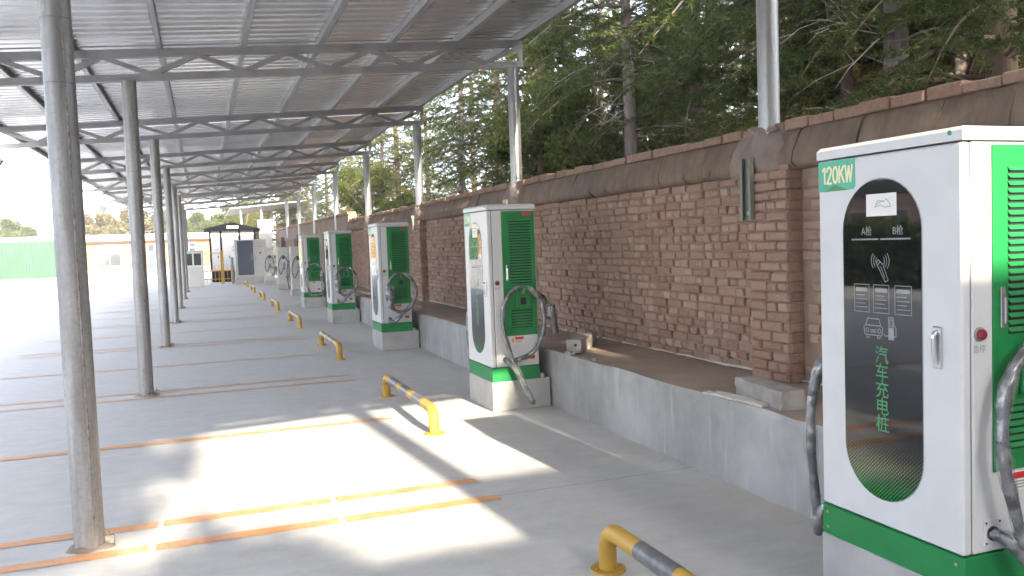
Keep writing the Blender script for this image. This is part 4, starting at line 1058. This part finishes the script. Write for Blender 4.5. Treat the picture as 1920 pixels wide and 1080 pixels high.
# (photo column, X behind wall, variant, rotation, scale)
TR = [(1182, 7.5, 0, .3, 1.0, 'straight grey trunked conifer standing clear left of the nearest wall column'),
      (1592, 7.2, 1, 1.2, .95, 'brown trunked conifer rising above the wall behind the nearest cabinet'),
      (1632, 7.8, 3, 2.9, 1.0, 'dark trunked conifer just right of the brown trunked one'),
      (1684, 7.0, 0, 4.1, 1.05, 'thick grey trunked conifer right of the pair behind the nearest cabinet'),
      (1312, 8.7, 3, .9, .95, 'dark conifer in shade left of the nearest wall column'),
      (1470, 8.9, 1, 5.0, 1.0, 'dark conifer right of the nearest wall column'),
      (1080, 9.1, 2, 2.2, 1.0, 'conifer with sunlit yellow in its needle colour, right of the roof corner'),
      (935, 8.2, 1, 2.6, .95, 'dark brown conifer beside the second wall column'),
      (868, 8.1, 0, 3.7, .95, 'grey conifer between the second and third wall columns'),
      (1020, 7.4, 3, 5.2, .85, 'low bluish conifer close behind the wall right of the second column'),
      (745, 7.9, 1, .4, .95, 'shaded conifer left of the third wall column'),
      (715, 7.1, 2, 1.9, .9, 'sunlit yellow conifer left of the third wall column'),
      (655, 8.1, 0, 2.4, .95, 'conifer behind the fourth wall column'),
      (610, 7.8, 3, 3.3, .9, 'conifer behind the fifth wall column'),
      (575, 7.5, 1, 4.4, .9, 'conifer behind the sixth wall column'),
      (548, 8.3, 0, 5.5, .9, 'conifer behind the farthest wall columns'),
      (1800, 8.5, 2, 2.0, .95, 'yellow green conifer at the upper right, above the cabinet'),
      (1885, 7.3, 3, .2, .95, 'conifer at the upper right corner close behind the wall'),
      (1400, 12.8, 2, 1.0, 1.1, 'pale conifer deep in the wood behind the nearest wall column'),
      (1550, 12.3, 3, 2.0, 1.05, 'dark conifer deep in the wood left of the brown trunk'),
      (1720, 12.8, 2, 3.0, 1.1, 'pale conifer deep in the wood right of the thick grey trunk'),
      (1230, 12.8, 1, 3.6, 1.1, 'deep wood conifer right of the clear grey trunk'),
      (1130, 14.3, 0, 4.6, 1.1, 'deep wood conifer left of the clear grey trunk'),
      (985, 12.3, 2, 5.6, 1.05, 'deep wood conifer right of the second wall column'),
      (890, 13.3, 3, .8, 1.1, 'deep wood conifer between the second and third columns'),
      (800, 11.8, 1, 1.6, 1.05, 'deep wood conifer behind the third wall column'),
      (690, 11.3, 0, 2.1, 1.0, 'deep wood conifer left of the fourth wall column'),
      (1640, 18.3, 1, .5, 1.2, 'far back conifer closing the wood at the right'),
      (1480, 18.3, 0, 1.7, 1.2, 'far back conifer closing the wood right of the nearest column'),
      (1340, 19.3, 3, 2.5, 1.2, 'far back conifer closing the wood left of the nearest column'),
      (1850, 13.3, 1, 4.0, 1.1, 'deep wood conifer at the right edge')]
for i, (u, X, v, rz, sc, lab) in enumerate(TR):
    plant(CON[v], (X, px_pos(u, X), .5), rz, sc, 'conifer', lab, 'tree', 'conifers behind the wall')
def broadleaf(seed, H=6, Rx=3.0, n=9000, leaf='leaf', lsize=.16):
    rng = np.random.default_rng(seed); b = MB()
    b.tube([(0, 0, 0), (.05, .03, H*.25), (-.05, .08, H*.5), (.05, 0, H*.8)], [.16, .13, .09, .03], 8)
    cl = []
    for q in range(26):
        a = rng.uniform(0, 6.28); f = rng.uniform(.28, .95); rr_ = Rx*math.sqrt(max(.05, 1-((f-.55)/.5)**2))*rng.uniform(.3, .95)
        c = np.array([rr_*math.cos(a), rr_*math.sin(a), H*f]); cl.append((c, rng.uniform(.5, 1.05)*Rx*.33)); b.tube([(0, 0, H*f*.6), tuple(c*.6+np.array([0, 0, H*f*.28])), tuple(c)], [.05, .03, .01], 5)
    P = np.concatenate([c+unit(rng.normal(size=(n//26, 3)))*r*rng.uniform(.35, 1.05, (n//26, 1))*np.array([1, 1, .75]) for c, r in cl])
    d = unit(rng.normal(size=P.shape)); s = unit(np.cross(d, rng.normal(size=P.shape))); L = lsize*rng.uniform(.6, 1.3, (len(P), 1))
    V = np.stack([P-s*L*.45, P+s*L*.45, P+d*L], 1).reshape(-1, 3)
    return b.mesh('trunk', 'bark2'), fast_mesh('crown', V, len(V)//3, leaf)
WOODLEAF = broadleaf(24, 9, 3.6, 52000, 'leaf', .11)
BR = [broadleaf(21, 6.5, 3.4, 16000, 'leaf', .30), broadleaf(22, 6.0, 3.2, 16000, 'leaf2', .30), broadleaf(23, 9, 3.6, 26000, 'leaf', .22)]
for i, (x, y, v, rz, sc, lab) in enumerate([(-20.3, 112, 0, 0, .95, 'round tree beyond the green shed at the far left'), (-11.6, 108, 1, 1, 1.05, 'tan leaved tree behind the long building, right of the first column'), (-8.2, 110, 1, 2, 1.12, 'second tan tree behind the long building, left of the window'),
        (-5.2, 112, 0, 3, 1.0, 'green tree behind the long building between second and third columns'), (-2.2, 106, 0, 4, .92, 'low green tree behind the long building right of the columns'), (.8, 104, 0, 5, .95, 'green tree behind the building left of the kiosk'),
        (-16.0, 118, 0, .5, .7, 'low bushy tree on the skyline at the far left'), (3.6, 100, 2, 1.5, .8, 'leafy tree behind the kiosk roof'), (7.5, 92, 2, 2.5, .9, 'leafy tree behind the concrete pillar')]):
    plant(BR[v], (x, y, 0), rz, sc, 'broadleaf_tree', lab, 'tree', 'trees beyond the yard')
plant(CON[2], (3.1, 72, 0), .6, (1.25, .62), 'conifer', 'pale sunlit conifer above the kiosk roof', 'tree', 'trees beyond the yard')
plant(CON[2], (6.8, 66, 0), 2.6, (1.2, .75), 'conifer', 'conifer behind the pillar where the wall ends', 'tree', 'trees beyond the yard')
# the wood carries on beside and behind the camera and shades what is in view
rwd = random.Random(77)
for i, (X, Yp, lab) in enumerate([(6.9, 1.2, 'conifer close behind the wall, right of the camera'), (7.0, -2.6, 'conifer close behind the wall, level with the camera'), (6.6, -7.2, 'conifer close behind the wall, a little behind the camera'), (6.9, -13.5, 'conifer close behind the wall, well behind the camera')]):
    plant(CON[(3, 3, 1, 3, 0)[i]], (X, Yp, .5), rwd.uniform(0, 6), rwd.uniform(.95, 1.15), 'conifer', lab, 'tree', 'conifers beside the camera')
# leafy sunlit broadleaf growth between the conifers
plant(WOODLEAF, (8.6, px_pos(1120, 8.6), .5), 1.0, .75, 'broadleaf_tree', 'sunlit yellow green leafy tree right of the roof corner', 'tree', 'leafy trees in the wood')
plant(WOODLEAF, (9.0, px_pos(1760, 9.0), .5), 2.0, .8, 'broadleaf_tree', 'leafy tree among the conifers at the upper right', 'tree', 'leafy trees in the wood')
plant(WOODLEAF, (6.4, px_pos(695, 6.4), .5), 3.0, .5, 'broadleaf_tree', 'low sunlit leafy tree beside the fourth wall column', 'tree', 'leafy trees in the wood')

# ------------------------------------------------------------------ behind the camera: unseen blockers added to shape the low sun, and trees
OB = empty('sun_blocker', (0, -10, 0)); tag(OB, 'stand-in site office, added unseen behind the camera to block the low sun', 'building')  # unseen stepped block added to bound the sun patch
MB().box(-13, 2.75, -3, 1.6, 0, 5.36).build('wall', 'blockerwall', OB); MB().box(-13.2, 2.75, -3.2, 1.8, 5.36, 5.60).build('roof', 'kroof', OB)
MB().box(2.77, 13, -3, 1.6, 0, 5.90).build('wall', 'blockerwall', OB); MB().box(2.755, 13.2, -3.2, 1.8, 5.90, 6.14).build('roof', 'kroof', OB)
for x in (-11, -8, -5, -2, 5, 8):
    for z in (1.0, 3.4):
        wn = MB().box(x, x+1.5, 1.6, 1.64, z, z+1.4).build('window', 'winframe', OB)
        for i in (0, 1): MB().box(x+.06+i*.72, x+.72+i*.72, 1.64, 1.65, z+.06, z+1.34).build('pane', 'pane', wn)
pole = empty('shadow_pole', (2.40, -4.6, 0)); tag(pole, 'unseen concrete pole added behind the camera to cast a shadow strip', 'pole')  # added out of view to throw the dark strip beside the sun patch
MB().tube([(0, 0, 0), (0, 0, 9)], [.12, .085], 14).build('shaft', 'pillar', pole); MB().box(-.7, .7, -.06, .06, 8.3, 8.4).build('cross_arm', 'galv', pole)
plant(BR[2], (-1.15, -15, 0), 0, (1.0, 1.85), 'broadleaf_tree', 'leafy tree behind the stand-in site office, nearer the parking bays', 'tree', 'trees behind the site office')
plant(BR[2], (-5.8, -15.5, 0), 1, (1.1, 1.85), 'broadleaf_tree', 'leafy tree behind the stand-in site office, toward the open yard', 'tree', 'trees behind the site office')
plant(BR[2], (6.4, -16.5, 0), 2, (.50, 1.85), 'broadleaf_tree', 'leafy tree behind the taller half of the stand-in site office', 'tree', 'trees behind the site office')
# brick workshop on the far side of the yard, mirrored in the dark displays
WK = empty('workshop', (-46, 44, 0)); tag(WK, 'brown brick workshop across the yard to the left', 'building')
MB().box(-4, 4, -16, 24, 0, 4.0).build('wall', 'brick', WK); MB().prism([(-4.5, 4.0), (4.5, 4.0), (0, 5.4)], 1, -16.4, 24.4).build('roof', 'kroof', WK)
for y in range(-14, 22, 4):
    wn = MB().box(4.0, 4.05, y, y+1.8, 1.1, 2.9).build('window', 'winframe', WK); MB().box(4.05, 4.06, y+.08, y+1.72, 1.18, 2.82).build('pane', 'pane', wn)

hd = np.random.default_rng(5); n = 26000
P = np.stack([hd.uniform(-.7, .7, n), hd.uniform(-9, 11, n), hd.uniform(.05, 1.75, n)], 1); P[:, 2] += .12*np.sin(P[:, 1]*1.7)*(P[:, 2] > 1.2)
dd = unit(hd.normal(size=P.shape)); ss = unit(np.cross(dd, hd.normal(size=P.shape))); V = np.stack([P-ss*.07, P+ss*.07, P+dd*.16], 1).reshape(-1, 3)
HG = empty('reflection_hedge', (-12.5, 14, 0)); tag(HG, 'dark hedge added unseen across the yard to darken the display reflections', 'hedge')  # unseen, added so the displays mirror a dark band
link('foliage', fast_mesh('foliage', V, n, 'needle'), HG)

hz = tag(MB().box(-60, 60, -40, 135, -1, 16).build('haze', 'dark'), kind='stuff'); hm = bpy.data.materials.new('haze_air'); hm.use_nodes = True
ht = hm.node_tree; ht.nodes.clear(); ho = ht.nodes.new('ShaderNodeOutputMaterial'); pv = ht.nodes.new('ShaderNodeVolumePrincipled')
pv.inputs['Color'].default_value = (.93, .94, .95, 1); pv.inputs['Density'].default_value = .0016; pv.inputs['Anisotropy'].default_value = .2
ht.links.new(pv.outputs[0], ho.inputs['Volume']); hz.data.materials.clear(); hz.data.materials.append(hm)
